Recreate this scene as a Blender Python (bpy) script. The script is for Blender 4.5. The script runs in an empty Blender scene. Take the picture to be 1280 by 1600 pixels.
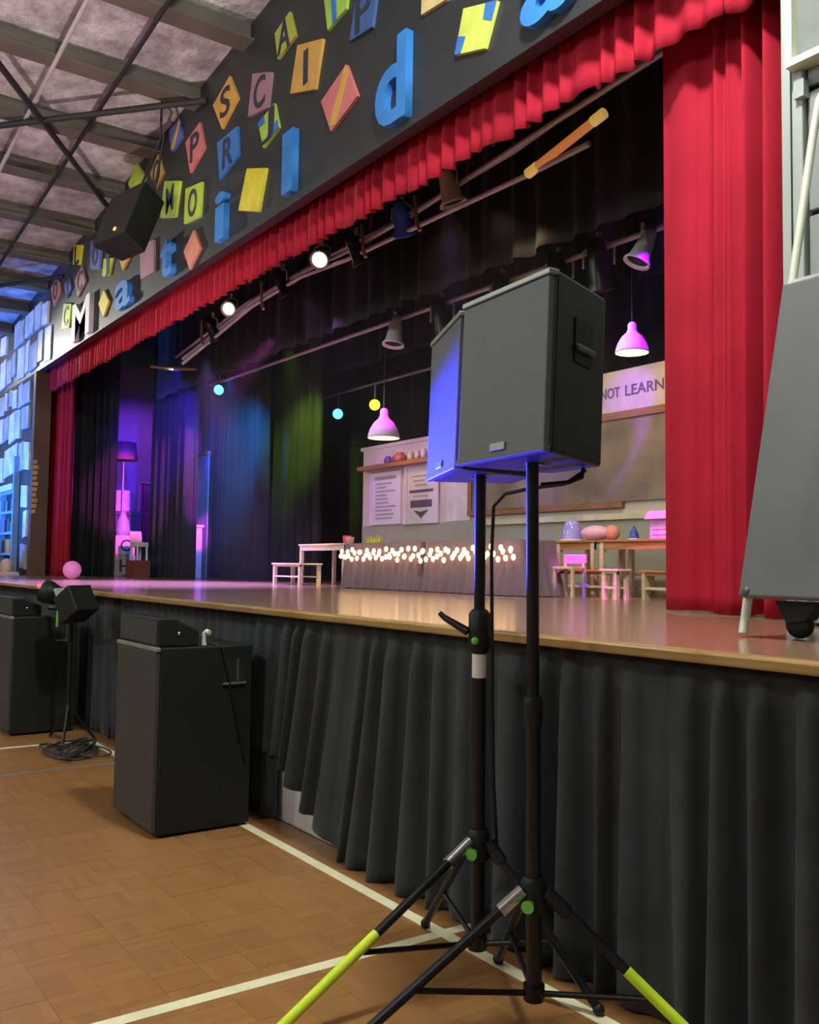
import bpy, math, random
from mathutils import Vector, Matrix
random.seed(7)
D = bpy.data
C = bpy.context.scene.collection
PI = math.pi

# ------------------------------------------------------------------ camera
cam_d = D.cameras.new('camera')
cam = D.objects.new('camera', cam_d); C.objects.link(cam)
cam_d.sensor_fit = 'VERTICAL'; cam_d.sensor_height = 24.0
cam_d.lens = 24.0 * 1449.6 / 1600.0
cam_d.clip_start = 0.05; cam_d.clip_end = 200
RV = Vector((0.57659335, 0.81691175, 0.01397518))
UV = Vector((0.04013449, -0.04540365, 0.99816218))
FV = Vector((-0.81604494, 0.57497278, 0.05896578))
m = Matrix((( RV.x, UV.x, -FV.x, 0.0), (RV.y, UV.y, -FV.y, 0.0), (RV.z, UV.z, -FV.z, 1.263), (0, 0, 0, 1)))
cam.matrix_world = m
bpy.context.scene.camera = cam

# ------------------------------------------------------------------ world, exposure
w = D.worlds.new('world'); bpy.context.scene.world = w
w.use_nodes = True
w.node_tree.nodes['Background'].inputs[0].default_value = (0.75, 0.78, 0.82, 1)
w.node_tree.nodes['Background'].inputs[1].default_value = 0.13
vs = bpy.context.scene.view_settings
vs.view_transform = 'Standard'; vs.look = 'None'; vs.exposure = 0.0; vs.gamma = 1.0
vs.use_curve_mapping = False

# ------------------------------------------------------------------ hall lamps (high-bay lamps under the roof)
def area(name, loc, power, color, size, target=None):
    l = D.lights.new(name, 'AREA'); l.energy = power; l.color = color; l.shape = 'DISK'; l.size = size
    o = D.objects.new(name, l); C.objects.link(o); o.location = loc
    if target is not None:
        o.rotation_euler = (Vector(target) - Vector(loc)).to_track_quat('-Z', 'Y').to_euler()
    return o
def spot(name, loc, target, power, color, angle, blend=0.5, radius=0.05):
    l = D.lights.new(name, 'SPOT'); l.energy = power; l.color = color
    l.spot_size = math.radians(angle); l.spot_blend = blend; l.shadow_soft_size = radius
    o = D.objects.new(name, l); C.objects.link(o); o.location = loc
    o.rotation_euler = (Vector(target) - Vector(loc)).to_track_quat('-Z', 'Y').to_euler()
    return o
WARM = (0.94, 1.0, 0.95)
def lamp(name, loc, power, color, r):
    l = D.lights.new(name, 'POINT'); l.energy = power; l.color = color; l.shadow_soft_size = r
    o = D.objects.new(name, l); C.objects.link(o); o.location = loc
    return o
lamp('hall_lamp', (-2.0, 1.9, 5.45), 580, WARM, 0.16)
lamp('hall_lamp', (-6.8, -2.8, 4.5), 220, WARM, 0.2)
lamp('hall_lamp', (-0.8, -4.2, 5.3), 270, WARM, 0.2)
lamp('hall_lamp', (-12.5, -4.0, 4.4), 210, WARM, 0.2)
lamp('hall_lamp', (-6.5, -9.0, 4.4), 380, WARM, 0.2)
lamp('hall_lamp', (-18.6, 1.85, 4.75), 120, (0.92, 0.96, 1.0), 0.15)
spot('board_light', (-18.7, 1.75, 4.55), (-12.2, 3.45, 4.22), 3200, (1.0, 0.97, 0.86), 21, 1.0, 0.12)

# stage lamps
spot('roof_fill_light', (-7.3, 1.3, 1.20), (-9.6, 1.5, 6.0), 420, (1.0, 0.80, 0.74), 95, 0.9, 0.06)  # added warm fill aimed up to brighten the hall roof
spot('wash_light', (-5.2, 4.4, 3.95), (-5.4, 6.0, 1.9), 66, (1.0, 0.72, 0.44), 85, 0.8)
spot('wash_light', (-8.2, 4.4, 4.0), (-8.4, 6.0, 1.8), 95, (0.72, 0.34, 1.0), 62, 0.7)
spot('violet_light', (-9.6, 3.82, 3.7), (-9.6, 3.5, 1.05), 2600, (0.45, 0.28, 1.0), 88, 0.8)
spot('peach_light', (-5.6, 4.3, 4.0), (-5.6, 4.3, 1.05), 80, (1.0, 0.50, 0.50), 80, 0.8)
spot('blue_light', (-5.6, 4.3, 3.95), (-5.25, 4.30, 1.05), 500, (0.05, 0.20, 1.0), 13, 0.3)
spot('magenta_light', (-3.3, 4.3, 3.7), (-4.45, 5.38, 1.55), 700, (1.0, 0.03, 0.95), 9, 0.3)
spot('magenta_light', (-3.9, 4.3, 3.7), (-5.06, 5.10, 1.33), 900, (1.0, 0.02, 0.9), 6, 0.3)
spot('magenta_light', (-4.0, 4.3, 3.7), (-4.60, 5.02, 1.20), 800, (1.0, 0.02, 0.95), 6, 0.3)
spot('violet_light', (-4.0, 4.98, 3.85), (-4.83, 5.5, 3.09), 420, (0.22, 0.0, 1.0), 22, 0.4)
spot('magenta_light', (-6.9, 5.0, 3.65), (-8.31, 5.5, 2.85), 200, (0.8, 0.02, 1.0), 13, 0.4)
spot('magenta_light', (-8.6, 4.3, 3.6), (-14.7, 4.9, 2.2), 2600, (1.0, 0.12, 0.85), 18, 0.5)
spot('magenta_light', (-9.2, 4.3, 3.6), (-13.2, 5.35, 1.7), 2400, (0.75, 0.05, 1.0), 8, 0.4)
spot('blue_light', (-10.8, 4.1, 3.6), (-13.3, 5.0, 3.1), 1500, (0.03, 0.02, 1.0), 40, 1.0)
spot('backstage_light', (-14.9, 5.8, 4.4), (-16.6, 5.9, 3.0), 170, (0.30, 0.06, 1.0), 80, 0.6)
spot('cyan_light', (-10.6, 4.7, 3.55), (-12.3, 5.6, 2.7), 900, (0.02, 0.26, 1.0), 58, 1.0)
spot('lime_light', (-9.6, 5.0, 3.8), (-11.0, 6.0, 2.9), 380, (0.50, 1.0, 0.04), 42, 1.0)
spot('yellow_light', (-8.0, 4.4, 4.0), (-8.85, 5.05, 1.1), 500, (1.0, 0.88, 0.12), 11, 0.4)
spot('blue_light', (-6.25, 1.93, 1.02), (-2.36, 1.78, 1.56), 15000, (0.02, 0.025, 1.0), 11, 1.0, 0.03)
spot('flood_light', (-15.9, 0.9, 1.6), (-15.9, 3.45, 3.2), 1300, (0.03, 0.20, 1.0), 85, 0.7, 0.1)

# ------------------------------------------------------------------ materials
MATS = {}
def new_mat(name):
    mt = D.materials.new(name); mt.use_nodes = True
    return mt, mt.node_tree.nodes, mt.node_tree.links, mt.node_tree.nodes['Principled BSDF']
def mat(name, col, rough=0.6, metal=0.0, var=0.12, scale=8.0, bump=0.0, spec=0.5, emit=None, estr=0.0, sheen=0.0, alpha=None):
    """procedural: base colour modulated by noise, optional noise bump"""
    if name in MATS: return MATS[name]
    mt, N, L, b = new_mat(name)
    tc = N.new('ShaderNodeTexCoord'); nz = N.new('ShaderNodeTexNoise')
    nz.inputs['Scale'].default_value = scale; nz.inputs['Detail'].default_value = 4
    L.new(tc.outputs['Object'], nz.inputs['Vector'])
    rp = N.new('ShaderNodeValToRGB')
    rp.color_ramp.elements[0].color = tuple(max(0, c * (1 - var)) for c in col) + (1,)
    rp.color_ramp.elements[1].color = tuple(min(1, c * (1 + var)) for c in col) + (1,)
    rp.color_ramp.elements[0].position = 0.3; rp.color_ramp.elements[1].position = 0.7
    L.new(nz.outputs['Fac'], rp.inputs['Fac']); L.new(rp.outputs['Color'], b.inputs['Base Color'])
    b.inputs['Roughness'].default_value = rough; b.inputs['Metallic'].default_value = metal
    b.inputs['Specular IOR Level'].default_value = spec
    if sheen: b.inputs['Sheen Weight'].default_value = sheen
    if bump:
        bp = N.new('ShaderNodeBump'); bp.inputs['Strength'].default_value = bump; bp.inputs['Distance'].default_value = 0.01
        L.new(nz.outputs['Fac'], bp.inputs['Height']); L.new(bp.outputs['Normal'], b.inputs['Normal'])
    if emit:
        b.inputs['Emission Color'].default_value = tuple(emit) + (1,); b.inputs['Emission Strength'].default_value = estr
    MATS[name] = mt
    return mt
def wood(name, c1, c2, rough=0.4, scale=3.0, axis=0, coat=0.0):
    if name in MATS: return MATS[name]
    mt, N, L, b = new_mat(name)
    tc = N.new('ShaderNodeTexCoord'); mp = N.new('ShaderNodeMapping')
    s = [scale * 6] * 3; s[axis] = scale * 0.5
    mp.inputs['Scale'].default_value = s
    nz = N.new('ShaderNodeTexNoise'); nz.inputs['Scale'].default_value = 2.0; nz.inputs['Detail'].default_value = 6
    rp = N.new('ShaderNodeValToRGB'); rp.color_ramp.elements[0].color = c1 + (1,); rp.color_ramp.elements[1].color = c2 + (1,)
    rp.color_ramp.elements[0].position = 0.35; rp.color_ramp.elements[1].position = 0.65
    L.new(tc.outputs['Object'], mp.inputs['Vector']); L.new(mp.outputs['Vector'], nz.inputs['Vector'])
    L.new(nz.outputs['Fac'], rp.inputs['Fac']); L.new(rp.outputs['Color'], b.inputs['Base Color'])
    b.inputs['Roughness'].default_value = rough
    b.inputs['Coat Weight'].default_value = coat; b.inputs['Coat Roughness'].default_value = 0.12
    MATS[name] = mt
    return mt
def parquet_mat(size):
    mt, N, L, b = new_mat('parquet')
    tc = N.new('ShaderNodeNewGeometry')
    dv = N.new('ShaderNodeVectorMath'); dv.operation = 'SCALE'; dv.inputs['Scale'].default_value = 1 / size
    L.new(tc.outputs['Position'], dv.inputs[0])
    fl = N.new('ShaderNodeVectorMath'); fl.operation = 'FLOOR'; L.new(dv.outputs[0], fl.inputs[0])
    sp = N.new('ShaderNodeSeparateXYZ'); L.new(fl.outputs[0], sp.inputs[0])
    sm = N.new('ShaderNodeMath'); sm.operation = 'ADD'; L.new(sp.outputs[0], sm.inputs[0]); L.new(sp.outputs[1], sm.inputs[1])
    md = N.new('ShaderNodeMath'); md.operation = 'PINGPONG'; md.inputs[1].default_value = 1; L.new(sm.outputs[0], md.inputs[0])
    # finger index across the square, direction alternating
    fr = N.new('ShaderNodeVectorMath'); fr.operation = 'FRACTION'; L.new(dv.outputs[0], fr.inputs[0])
    fs = N.new('ShaderNodeSeparateXYZ'); L.new(fr.outputs[0], fs.inputs[0])
    mx = N.new('ShaderNodeMix'); mx.data_type = 'FLOAT'
    L.new(md.outputs[0], mx.inputs['Factor']); L.new(fs.outputs[0], mx.inputs[2]); L.new(fs.outputs[1], mx.inputs[3])
    m5 = N.new('ShaderNodeMath'); m5.operation = 'MULTIPLY'; m5.inputs[1].default_value = 5; L.new(mx.outputs[0], m5.inputs[0])
    f5 = N.new('ShaderNodeMath'); f5.operation = 'FLOOR'; L.new(m5.outputs[0], f5.inputs[0])
    cb = N.new('ShaderNodeCombineXYZ'); L.new(sp.outputs[0], cb.inputs[0]); L.new(sp.outputs[1], cb.inputs[1]); L.new(f5.outputs[0], cb.inputs[2])
    wn = N.new('ShaderNodeTexWhiteNoise'); L.new(cb.outputs[0], wn.inputs['Vector'])
    nz = N.new('ShaderNodeTexNoise'); nz.inputs['Scale'].default_value = 1.3; nz.inputs['Detail'].default_value = 3
    L.new(tc.outputs['Position'], nz.inputs['Vector'])
    av = N.new('ShaderNodeMath'); av.operation = 'ADD'
    h1 = N.new('ShaderNodeMath'); h1.operation = 'MULTIPLY'; h1.inputs[1].default_value = 0.45; L.new(wn.outputs['Value'], h1.inputs[0])
    h2 = N.new('ShaderNodeMath'); h2.operation = 'MULTIPLY'; h2.inputs[1].default_value = 0.55; L.new(nz.outputs['Fac'], h2.inputs[0])
    L.new(h1.outputs[0], av.inputs[0]); L.new(h2.outputs[0], av.inputs[1])
    rp = N.new('ShaderNodeValToRGB')
    rp.color_ramp.elements[0].color = (0.245, 0.112, 0.037, 1); rp.color_ramp.elements[1].color = (0.36, 0.172, 0.058, 1)
    rp.color_ramp.elements[0].position = 0.15; rp.color_ramp.elements[1].position = 0.85
    L.new(av.outputs[0], rp.inputs['Fac']); L.new(rp.outputs['Color'], b.inputs['Base Color'])
    b.inputs['Roughness'].default_value = 0.33
    MATS['parquet'] = mt
    return mt
def foil_mat():
    mt, N, L, b = new_mat('roof_foil')
    tc = N.new('ShaderNodeNewGeometry'); nz = N.new('ShaderNodeTexNoise'); nz.inputs['Scale'].default_value = 3.5; nz.inputs['Detail'].default_value = 7
    nz.inputs['Roughness'].default_value = 0.65
    L.new(tc.outputs['Position'], nz.inputs['Vector'])
    rp = N.new('ShaderNodeValToRGB'); rp.color_ramp.elements[0].color = (0.36, 0.33, 0.33, 1); rp.color_ramp.elements[1].color = (0.92, 0.90, 0.92, 1)
    rp.color_ramp.elements[0].position = 0.35; rp.color_ramp.elements[1].position = 0.68
    L.new(nz.outputs['Fac'], rp.inputs['Fac']); L.new(rp.outputs['Color'], b.inputs['Base Color'])
    b.inputs['Metallic'].default_value = 0.15; b.inputs['Roughness'].default_value = 0.40
    bp = N.new('ShaderNodeBump'); bp.inputs['Strength'].default_value = 0.8; bp.inputs['Distance'].default_value = 0.08
    L.new(nz.outputs['Fac'], bp.inputs['Height']); L.new(bp.outputs['Normal'], b.inputs['Normal'])
    MATS['roof_foil'] = mt
    return mt

BLACK = mat('black_cab', (0.010, 0.012, 0.010), 0.48, var=0.2, scale=140, bump=0.04, spec=0.3)
BLACKM = mat('black_metal', (0.012, 0.012, 0.014), 0.35, metal=0.3)
GRILLE = mat('speaker_grille', (0.125, 0.138, 0.130), 0.55, metal=0.1, var=0.3, scale=420, bump=0.06)
SUBG = mat('sub_grille', (0.038, 0.040, 0.034), 0.55, var=0.15, scale=150, bump=0.2)
GREYE = mat('grey_edge', (0.30, 0.33, 0.28), 0.4, metal=0.4)
SKIRT = mat('black_skirt', (0.026, 0.035, 0.039), 0.70, var=0.25, scale=5, sheen=0.12)
VELV = mat('black_drape', (0.014, 0.013, 0.014), 0.8, var=0.3, scale=4, sheen=0.05, spec=0.3)
RED = mat('red_velvet', (0.39, 0.013, 0.032), 0.85, var=0.12, scale=2.5, spec=0.15)
LINE = mat('court_line', (0.80, 0.74, 0.48), 0.45, var=0.08, scale=14)
LINE2 = mat('court_line_faded', (0.22, 0.17, 0.13), 0.45, var=0.2, scale=14)
TAPE = mat('yellow_tape', (0.62, 0.80, 0.03), 0.5, var=0.06, emit=None)
CHROME = mat('chrome', (0.6, 0.6, 0.58), 0.2, metal=1.0, var=0.05)
WHITEP = mat('white_plastic', (0.75, 0.75, 0.70), 0.5, var=0.06)
GREENP = mat('green_plastic', (0.15, 0.5, 0.06), 0.5)
BOARD = mat('pelmet_black', (0.022, 0.024, 0.027), 0.48, var=0.15, scale=2, spec=0.6)
GREYW = mat('wall_grey_paint', (0.26, 0.28, 0.26), 0.6, var=0.06, scale=3)
GREYT = mat('wall_trim_paint', (0.38, 0.42, 0.38), 0.5, var=0.05, scale=3)
DARKG = mat('groove_dark', (0.02, 0.02, 0.025), 0.8)
LWALL = mat('wall_brown_dark', (0.06, 0.05, 0.045), 0.8, var=0.2, scale=3)
PAGE = mat('page_paper', (0.52, 0.56, 0.60), 0.7, var=0.35, scale=2.6)
PAGE2 = mat('page_paper_light', (0.68, 0.70, 0.74), 0.7, var=0.30, scale=3.2)
PAGE3 = mat('page_paper_dim', (0.36, 0.40, 0.46), 0.7, var=0.40, scale=3.0)
STEEL = mat('pale_steel_tube', (0.72, 0.76, 0.58), 0.35, metal=0.1, var=0.05)
GREYPANEL = mat('grey_panel', (0.120, 0.124, 0.116), 0.65, var=0.06, scale=3)
PIPE = mat('lighting_pipe', (0.55, 0.50, 0.50), 0.45, metal=0.2, var=0.1)
PURLIN = mat('purlin_paint', (0.13, 0.11, 0.085), 0.6, var=0.15, scale=3)
ROD = mat('dark_rod', (0.016, 0.014, 0.016), 0.6)
CREAM = mat('flat_cream', (0.62, 0.58, 0.50), 0.8, var=0.06, scale=2)
DADO = mat('flat_dado', (0.35, 0.36, 0.27), 0.8, var=0.08, scale=2)
CHALK = mat('chalkboard', (0.27, 0.215, 0.165), 0.75, var=0.45, scale=2.2)
WOODT = wood('table_timber', (0.36, 0.14, 0.04), (0.50, 0.22, 0.07), 0.45)
WOODB = wood('frame_timber', (0.24, 0.10, 0.04), (0.36, 0.17, 0.07), 0.5)
WOODP = wood('pale_timber', (0.60, 0.48, 0.30), (0.74, 0.62, 0.42), 0.5)
DECK = wood('stage_timber', (0.30, 0.17, 0.10), (0.38, 0.22, 0.14), 0.22, 1.5, 0, 0.3)
NOSE = wood('nosing_timber', (0.30, 0.17, 0.05), (0.44, 0.27, 0.09), 0.3, 3.0)
BROWN = mat('brown_jamb', (0.12, 0.065, 0.04), 0.6, var=0.2, scale=4)
CLOTH = mat('counter_cloth', (0.17, 0.11, 0.14), 0.8, var=0.15, scale=4, sheen=0.2)
PAPER = mat('poster_paper', (0.72, 0.66, 0.74), 0.7, var=0.06, scale=4)
INK = mat('poster_ink', (0.12, 0.09, 0.15), 0.8)
INKL = mat('poster_ink_faded', (0.38, 0.32, 0.42), 0.8)
SHADE = mat('lamp_white', (0.80, 0.78, 0.78), 0.45, var=0.04)
BLUEP = mat('letter_blue', (0.04, 0.22, 0.62), 0.5, var=0.12, scale=4)
WHITEL = mat('letter_white', (0.78, 0.78, 0.80), 0.5, var=0.05)
PALEWALL = mat('stage_wall_pale', (0.72, 0.72, 0.68), 0.8, var=0.1)
BULB = mat('warm_bulb', (1, 0.8, 0.5), 0.4, emit=(1.0, 0.62, 0.28), estr=6)
LENSW = mat('lens_warm', (1, 0.9, 0.8), 0.3, emit=(1.0, 0.84, 0.66), estr=3)
LEDB = mat('led_blue', (0.1, 0.4, 1), 0.3, emit=(0.06, 0.38, 1.0), estr=5)
LEDG = mat('led_lime', (0.6, 1, 0.1), 0.3, emit=(0.60, 1.0, 0.02), estr=4)
LEDR = mat('led_red', (1, 0.1, 0.1), 0.3, emit=(1.0, 0.05, 0.08), estr=3)
LEDO = mat('led_orange', (1, 0.4, 0.1), 0.3, emit=(1.0, 0.35, 0.12), estr=1.6)
LEDB2 = mat('led_blue_dim', (0.1, 0.2, 1), 0.3, emit=(0.08, 0.15, 1.0), estr=2.5)

# ------------------------------------------------------------------ mesh helpers
class MB:
    def __init__(s): s.v = []; s.f = []; s.sm = []
    def add(s, vs, fs, smooth=False):
        n = len(s.v); s.v += [tuple(v) for v in vs]; s.f += [tuple(i + n for i in f) for f in fs]; s.sm += [smooth] * len(fs)
        return s
    def box(s, a, b):
        x0, y0, z0 = a; x1, y1, z1 = b
        return s.add([(x0,y0,z0),(x1,y0,z0),(x1,y1,z0),(x0,y1,z0),(x0,y0,z1),(x1,y0,z1),(x1,y1,z1),(x0,y1,z1)],
                     [(0,3,2,1),(4,5,6,7),(0,1,5,4),(1,2,6,5),(2,3,7,6),(3,0,4,7)])
    def obox(s, c, ax, ay, az):
        """oriented box: centre + three half-axis vectors"""
        c, ax, ay, az = map(Vector, (c, ax, ay, az)); vs = []
        for k in (-1, 1):
            for i, j in ((-1,-1),(1,-1),(1,1),(-1,1)): vs.append(c + ax*i + ay*j + az*k)
        return s.add(vs, [(0,3,2,1),(4,5,6,7),(0,1,5,4),(1,2,6,5),(2,3,7,6),(3,0,4,7)])
    def prism(s, poly, h):
        """poly: list of Vector (planar), h: extrusion vector"""
        n = len(poly); poly = [Vector(p) for p in poly]; h = Vector(h)
        vs = poly + [p + h for p in poly]
        fs = [tuple(reversed(range(n))), tuple(range(n, 2*n))] + [(i, (i+1) % n, (i+1) % n + n, i + n) for i in range(n)]
        return s.add(vs, fs)
    def tube(s, pts, r, n=10, caps=True):
        pts = [Vector(p) for p in pts]; rs = r if isinstance(r, (list, tuple)) else [r] * len(pts)
        rings = []; up = None
        for i, p in enumerate(pts):
            t = (pts[min(i+1, len(pts)-1)] - pts[max(i-1, 0)]).normalized()
            if up is None:
                up = Vector((0,0,1)) if abs(t.z) < 0.9 else Vector((1,0,0))
            a = (up - t * up.dot(t)).normalized(); b = t.cross(a); up = a
            rings.append([p + (a * math.cos(2*PI*k/n) + b * math.sin(2*PI*k/n)) * rs[i] for k in range(n)])
        vs = [v for rg in rings for v in rg]
        fs = [(i*n+k, i*n+(k+1) % n, (i+1)*n+(k+1) % n, (i+1)*n+k) for i in range(len(pts)-1) for k in range(n)]
        s.add(vs, fs, True)
        if caps: s.add(rings[0], [tuple(reversed(range(n)))]); s.add(rings[-1], [tuple(range(n))])
        return s
    def lathe(s, prof, c, n=20, axis=(0,0,1)):
        """prof: (radius, height) list turned round the axis through c"""
        ax = Vector(axis).normalized(); c = Vector(c)
        a = ax.orthogonal().normalized(); b = ax.cross(a)
        vs = []; 
        for r, h in prof:
            for k in range(n): vs.append(c + ax*h + (a*math.cos(2*PI*k/n) + b*math.sin(2*PI*k/n)) * max(r, 1e-4))
        fs = [(i*n+k, i*n+(k+1) % n, (i+1)*n+(k+1) % n, (i+1)*n+k) for i in range(len(prof)-1) for k in range(n)]
        return s.add(vs, fs, True)
    def ball(s, c, r, nu=12, nv=8, sc=(1,1,1)):
        prof = [(r*math.sin(PI*i/nv), -r*math.cos(PI*i/nv)) for i in range(nv+1)]
        c = Vector(c); vs = []
        for q, h in prof:
            for k in range(nu): vs.append((c.x + q*math.cos(2*PI*k/nu)*sc[0], c.y + q*math.sin(2*PI*k/nu)*sc[1], c.z + h*sc[2]))
        fs = [(i*nu+k, i*nu+(k+1) % nu, (i+1)*nu+(k+1) % nu, (i+1)*nu+k) for i in range(nv) for k in range(nu)]
        return s.add(vs, fs, True)
    def mesh(s, name, material, off=(0,0,0)):
        me = D.meshes.new(name)
        me.from_pydata([(v[0]-off[0], v[1]-off[1], v[2]-off[2]) for v in s.v], [], s.f)
        me.polygons.foreach_set('use_smooth', s.sm); me.materials.append(material); me.update()
        return me
    def build(s, name, material, parent=None, bevel=0.0, solid=0.0, off=None):
        """vertices are given in world coordinates; the object's origin is that of its top-level thing"""
        if parent is not None:
            r = parent
            while r.parent: r = r.parent
            o0 = Vector(r['base']) if 'base' in r else Vector(r.location)
        else: o0 = Vector(off) if off is not None else Vector((0,0,0))
        o = D.objects.new(name, s.mesh(name, material, o0)); C.objects.link(o)
        if parent is not None: o.parent = parent
        else: o.location = o0
        if bevel:
            b = o.modifiers.new('bevel', 'BEVEL'); b.width = bevel; b.segments = 2; b.limit_method = 'ANGLE'
        if solid:
            b = o.modifiers.new('solid', 'SOLIDIFY'); b.thickness = solid
        return o
def tag(o, label=None, cat=None, group=None, kind=None):
    if label: o['label'] = label
    if cat: o['category'] = cat
    if group: o['group'] = group
    if kind: o['kind'] = kind
    return o
def thing(name, label, cat, loc, group=None):
    o = D.objects.new(name, None); C.objects.link(o); o.location = loc; o.empty_display_size = 0.1
    return tag(o, label, cat, group)
def struct(o, label=None, cat=None): return tag(o, label, cat, None, 'structure')
def copy_tree(o, parent=None):
    c = o.copy(); C.objects.link(c); c.parent = parent
    for ch in o.children: copy_tree(ch, c)
    return c
def text_mesh(body, material, extrude=0.02, bevel=0.0):
    cu = D.curves.new('lettering', 'FONT'); cu.body = body; cu.extrude = extrude; cu.size = 1.0; cu.offset = bevel
    cu.resolution_u = 4
    t = D.objects.new('lettering', cu); C.objects.link(t)
    dg = bpy.context.evaluated_depsgraph_get()
    me = D.meshes.new_from_object(t.evaluated_get(dg)); me.materials.clear(); me.materials.append(material)
    D.objects.remove(t); D.curves.remove(cu)
    return me
def letter_on_plane(name, body, material, x0, x1, z0, z1, y, depth, parent=None, base=(0,0,0), shear=0.0, bold=0.0):
    """upright lettering facing -y, filling the box x0..x1, z0..z1, its back at y"""
    me = text_mesh(body, material, 0.5, bold)
    xs = [v.co.x for v in me.vertices]; ys = [v.co.y for v in me.vertices]; zs = [v.co.z for v in me.vertices]
    ax, bx, ay, by, az, bz = min(xs), max(xs), min(ys), max(ys), min(zs), max(zs)
    for v in me.vertices:
        u = (v.co.x-ax)/(bx-ax); t = (v.co.y-ay)/(by-ay); q = (v.co.z-az)/(bz-az)
        v.co = (x0 + (x1-x0)*u + shear*t - base[0], y - depth*q - base[1], z0 + (z1-z0)*t - base[2])
    me.update()
    o = D.objects.new(name, me); C.objects.link(o)
    if parent is not None: o.parent = parent
    else: o.location = base
    return o
def drape(name, P0, P1, z0, z1, pleats, amp, material, parent=None, nu=160, nv=14, seed=0, hem=None, taper=0.6, header=0.0, off=None, push=None, solid=0.004, sharp=1.0, warp=1.0, creases=()):
    """pleated cloth hung between plan points P0 and P1; folds bulge along the plan normal"""
    rnd = random.Random(seed); P0 = Vector((P0[0], P0[1])); P1 = Vector((P1[0], P1[1]))
    d = (P1-P0); L_ = d.length; d.normalize(); nrm = Vector((d.y, -d.x))
    ph = [rnd.uniform(0, 6.28) for _ in range(6)]
    mb = MB(); vs = []
    for j in range(nv+1):
        t = j/nv                      # 0 bottom .. 1 top
        for i in range(nu+1):
            u = i/nu; x = u**warp
            wob = 0.9*math.sin(2*PI*x*pleats*0.23+ph[0]) + 0.6*math.sin(2*PI*x*pleats*0.41+ph[1]) + 0.25*(1-t)*math.sin(2*PI*x*pleats*0.33+ph[3])
            a = 2*PI*pleats*x + wob
            f = math.sin(a); f = math.copysign(abs(f)**sharp, f)
            am = amp*(taper + (1-taper)*(1-t))*(0.75+0.35*math.sin(2*PI*x*pleats*0.17+ph[2]))
            if header and t > 1-header: am *= max(0.08, (1-t)/header)
            zb = z0 + (hem(P0.x + d.x*L_*u) if hem else 0.0) + (0.006*math.sin(a*0.5+ph[4]))
            z = zb + (z1-zb)*t
            p = P0 + d*(L_*u) + nrm*(am*f) + d*(amp*0.35*math.sin(a*0.5+ph[5])*(1-t))
            for cu_, cd_, cw_ in creases: p -= nrm*(cd_*math.exp(-((u-cu_)/cw_)**2)*(0.45+0.55*t))
            if push: p += Vector(push(p.x, t))
            vs.append((p.x, p.y, z))
    fs = [(j*(nu+1)+i, j*(nu+1)+i+1, (j+1)*(nu+1)+i+1, (j+1)*(nu+1)+i) for j in range(nv) for i in range(nu)]
    mb.add(vs, fs, True)
    return mb.build(name, material, parent, solid=solid, off=off)

# ================================================================== SETTING
H = 1.05                                                             # stage height
S = 0.15                                                             # parquet square
PQ = parquet_mat(S)
fl = MB().box((-22, -14, -0.10), (5, 2.6, -0.004)).build('floor', PQ)
struct(fl, 'brown parquet hall floor with white court lines', 'floor')
def in_frame(x, y, z=0.0, mgn=30):
    d = Vector((x, y, z-1.263)); q = d.dot(FV)
    if q < 0.3: return None
    px = 640 + 1449.6*d.dot(RV)/q; py = 800 - 1449.6*d.dot(UV)/q
    return q if (-mgn < px < 1280+mgn and -mgn < py < 1600+mgn) else None
sqm = MB().box((-S/2+.0004, -S/2+.0004, -0.012), (S/2-.0004, S/2-.0004, 0.0)).mesh('parquet_square', PQ)
cells = []
for i in range(int(-11/S), int(0.6/S)):
    for j in range(int(-2.4/S), int(2.1/S)):
        x, y = (i+.5)*S, (j+.5)*S
        cells.append((in_frame(x, y), x, y))
vis = sorted([c for c in cells if c[0]], key=lambda c: c[0])
for q, x, y in vis[:300]:
    o = D.objects.new('parquet_square', sqm); C.objects.link(o); o.parent = fl; o.location = (x, y, random.uniform(-0.0006, 0.0))
near = set((x, y) for q, x, y in vis[:300]); mb = MB()
for q, x, y in cells:
    if (x, y) not in near: mb.box((x-S/2+.0004, y-S/2+.0004, -0.012), (x+S/2-.0004, y+S/2-.0004, random.uniform(-0.0006, 0)))
tag(mb.build('parquet_squares', PQ, fl), kind='stuff')
for k, (a, b, mt) in enumerate((((-6.80, 1.98), (3.0, 2.03), LINE), ((-2.635, -6.0), (-2.585, 2.20), LINE), ((-6.79, -6.0), (-6.74, 2.03), LINE), ((-5.95, -6.0), (-5.90, 1.975), LINE2))):
    MB().box((a[0], a[1], 0.0), (b[0], b[1], 0.0012-0.0003*k)).build('court_line', mt, fl)

# stage
dk = MB().box((-19.5, 2.09, H-0.025), (0.6, 7.4, H)).build('stage_deck', DECK); struct(dk, 'glossy timber stage floor', 'stage')
t1 = MB().box((-19.5, 2.035, H-0.030), (0.6, 2.095, H+0.003)).build('trim_1', NOSE, bevel=0.008); struct(t1, 'worn timber edge along the front of the stage', 'trim')
ws = MB().box((-19.5, 2.20, 0.0), (0.6, 2.26, H-0.025)).build('wall_stage_front', PALEWALL); struct(ws, 'pale wall under the stage behind the black skirt', 'wall')

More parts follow.
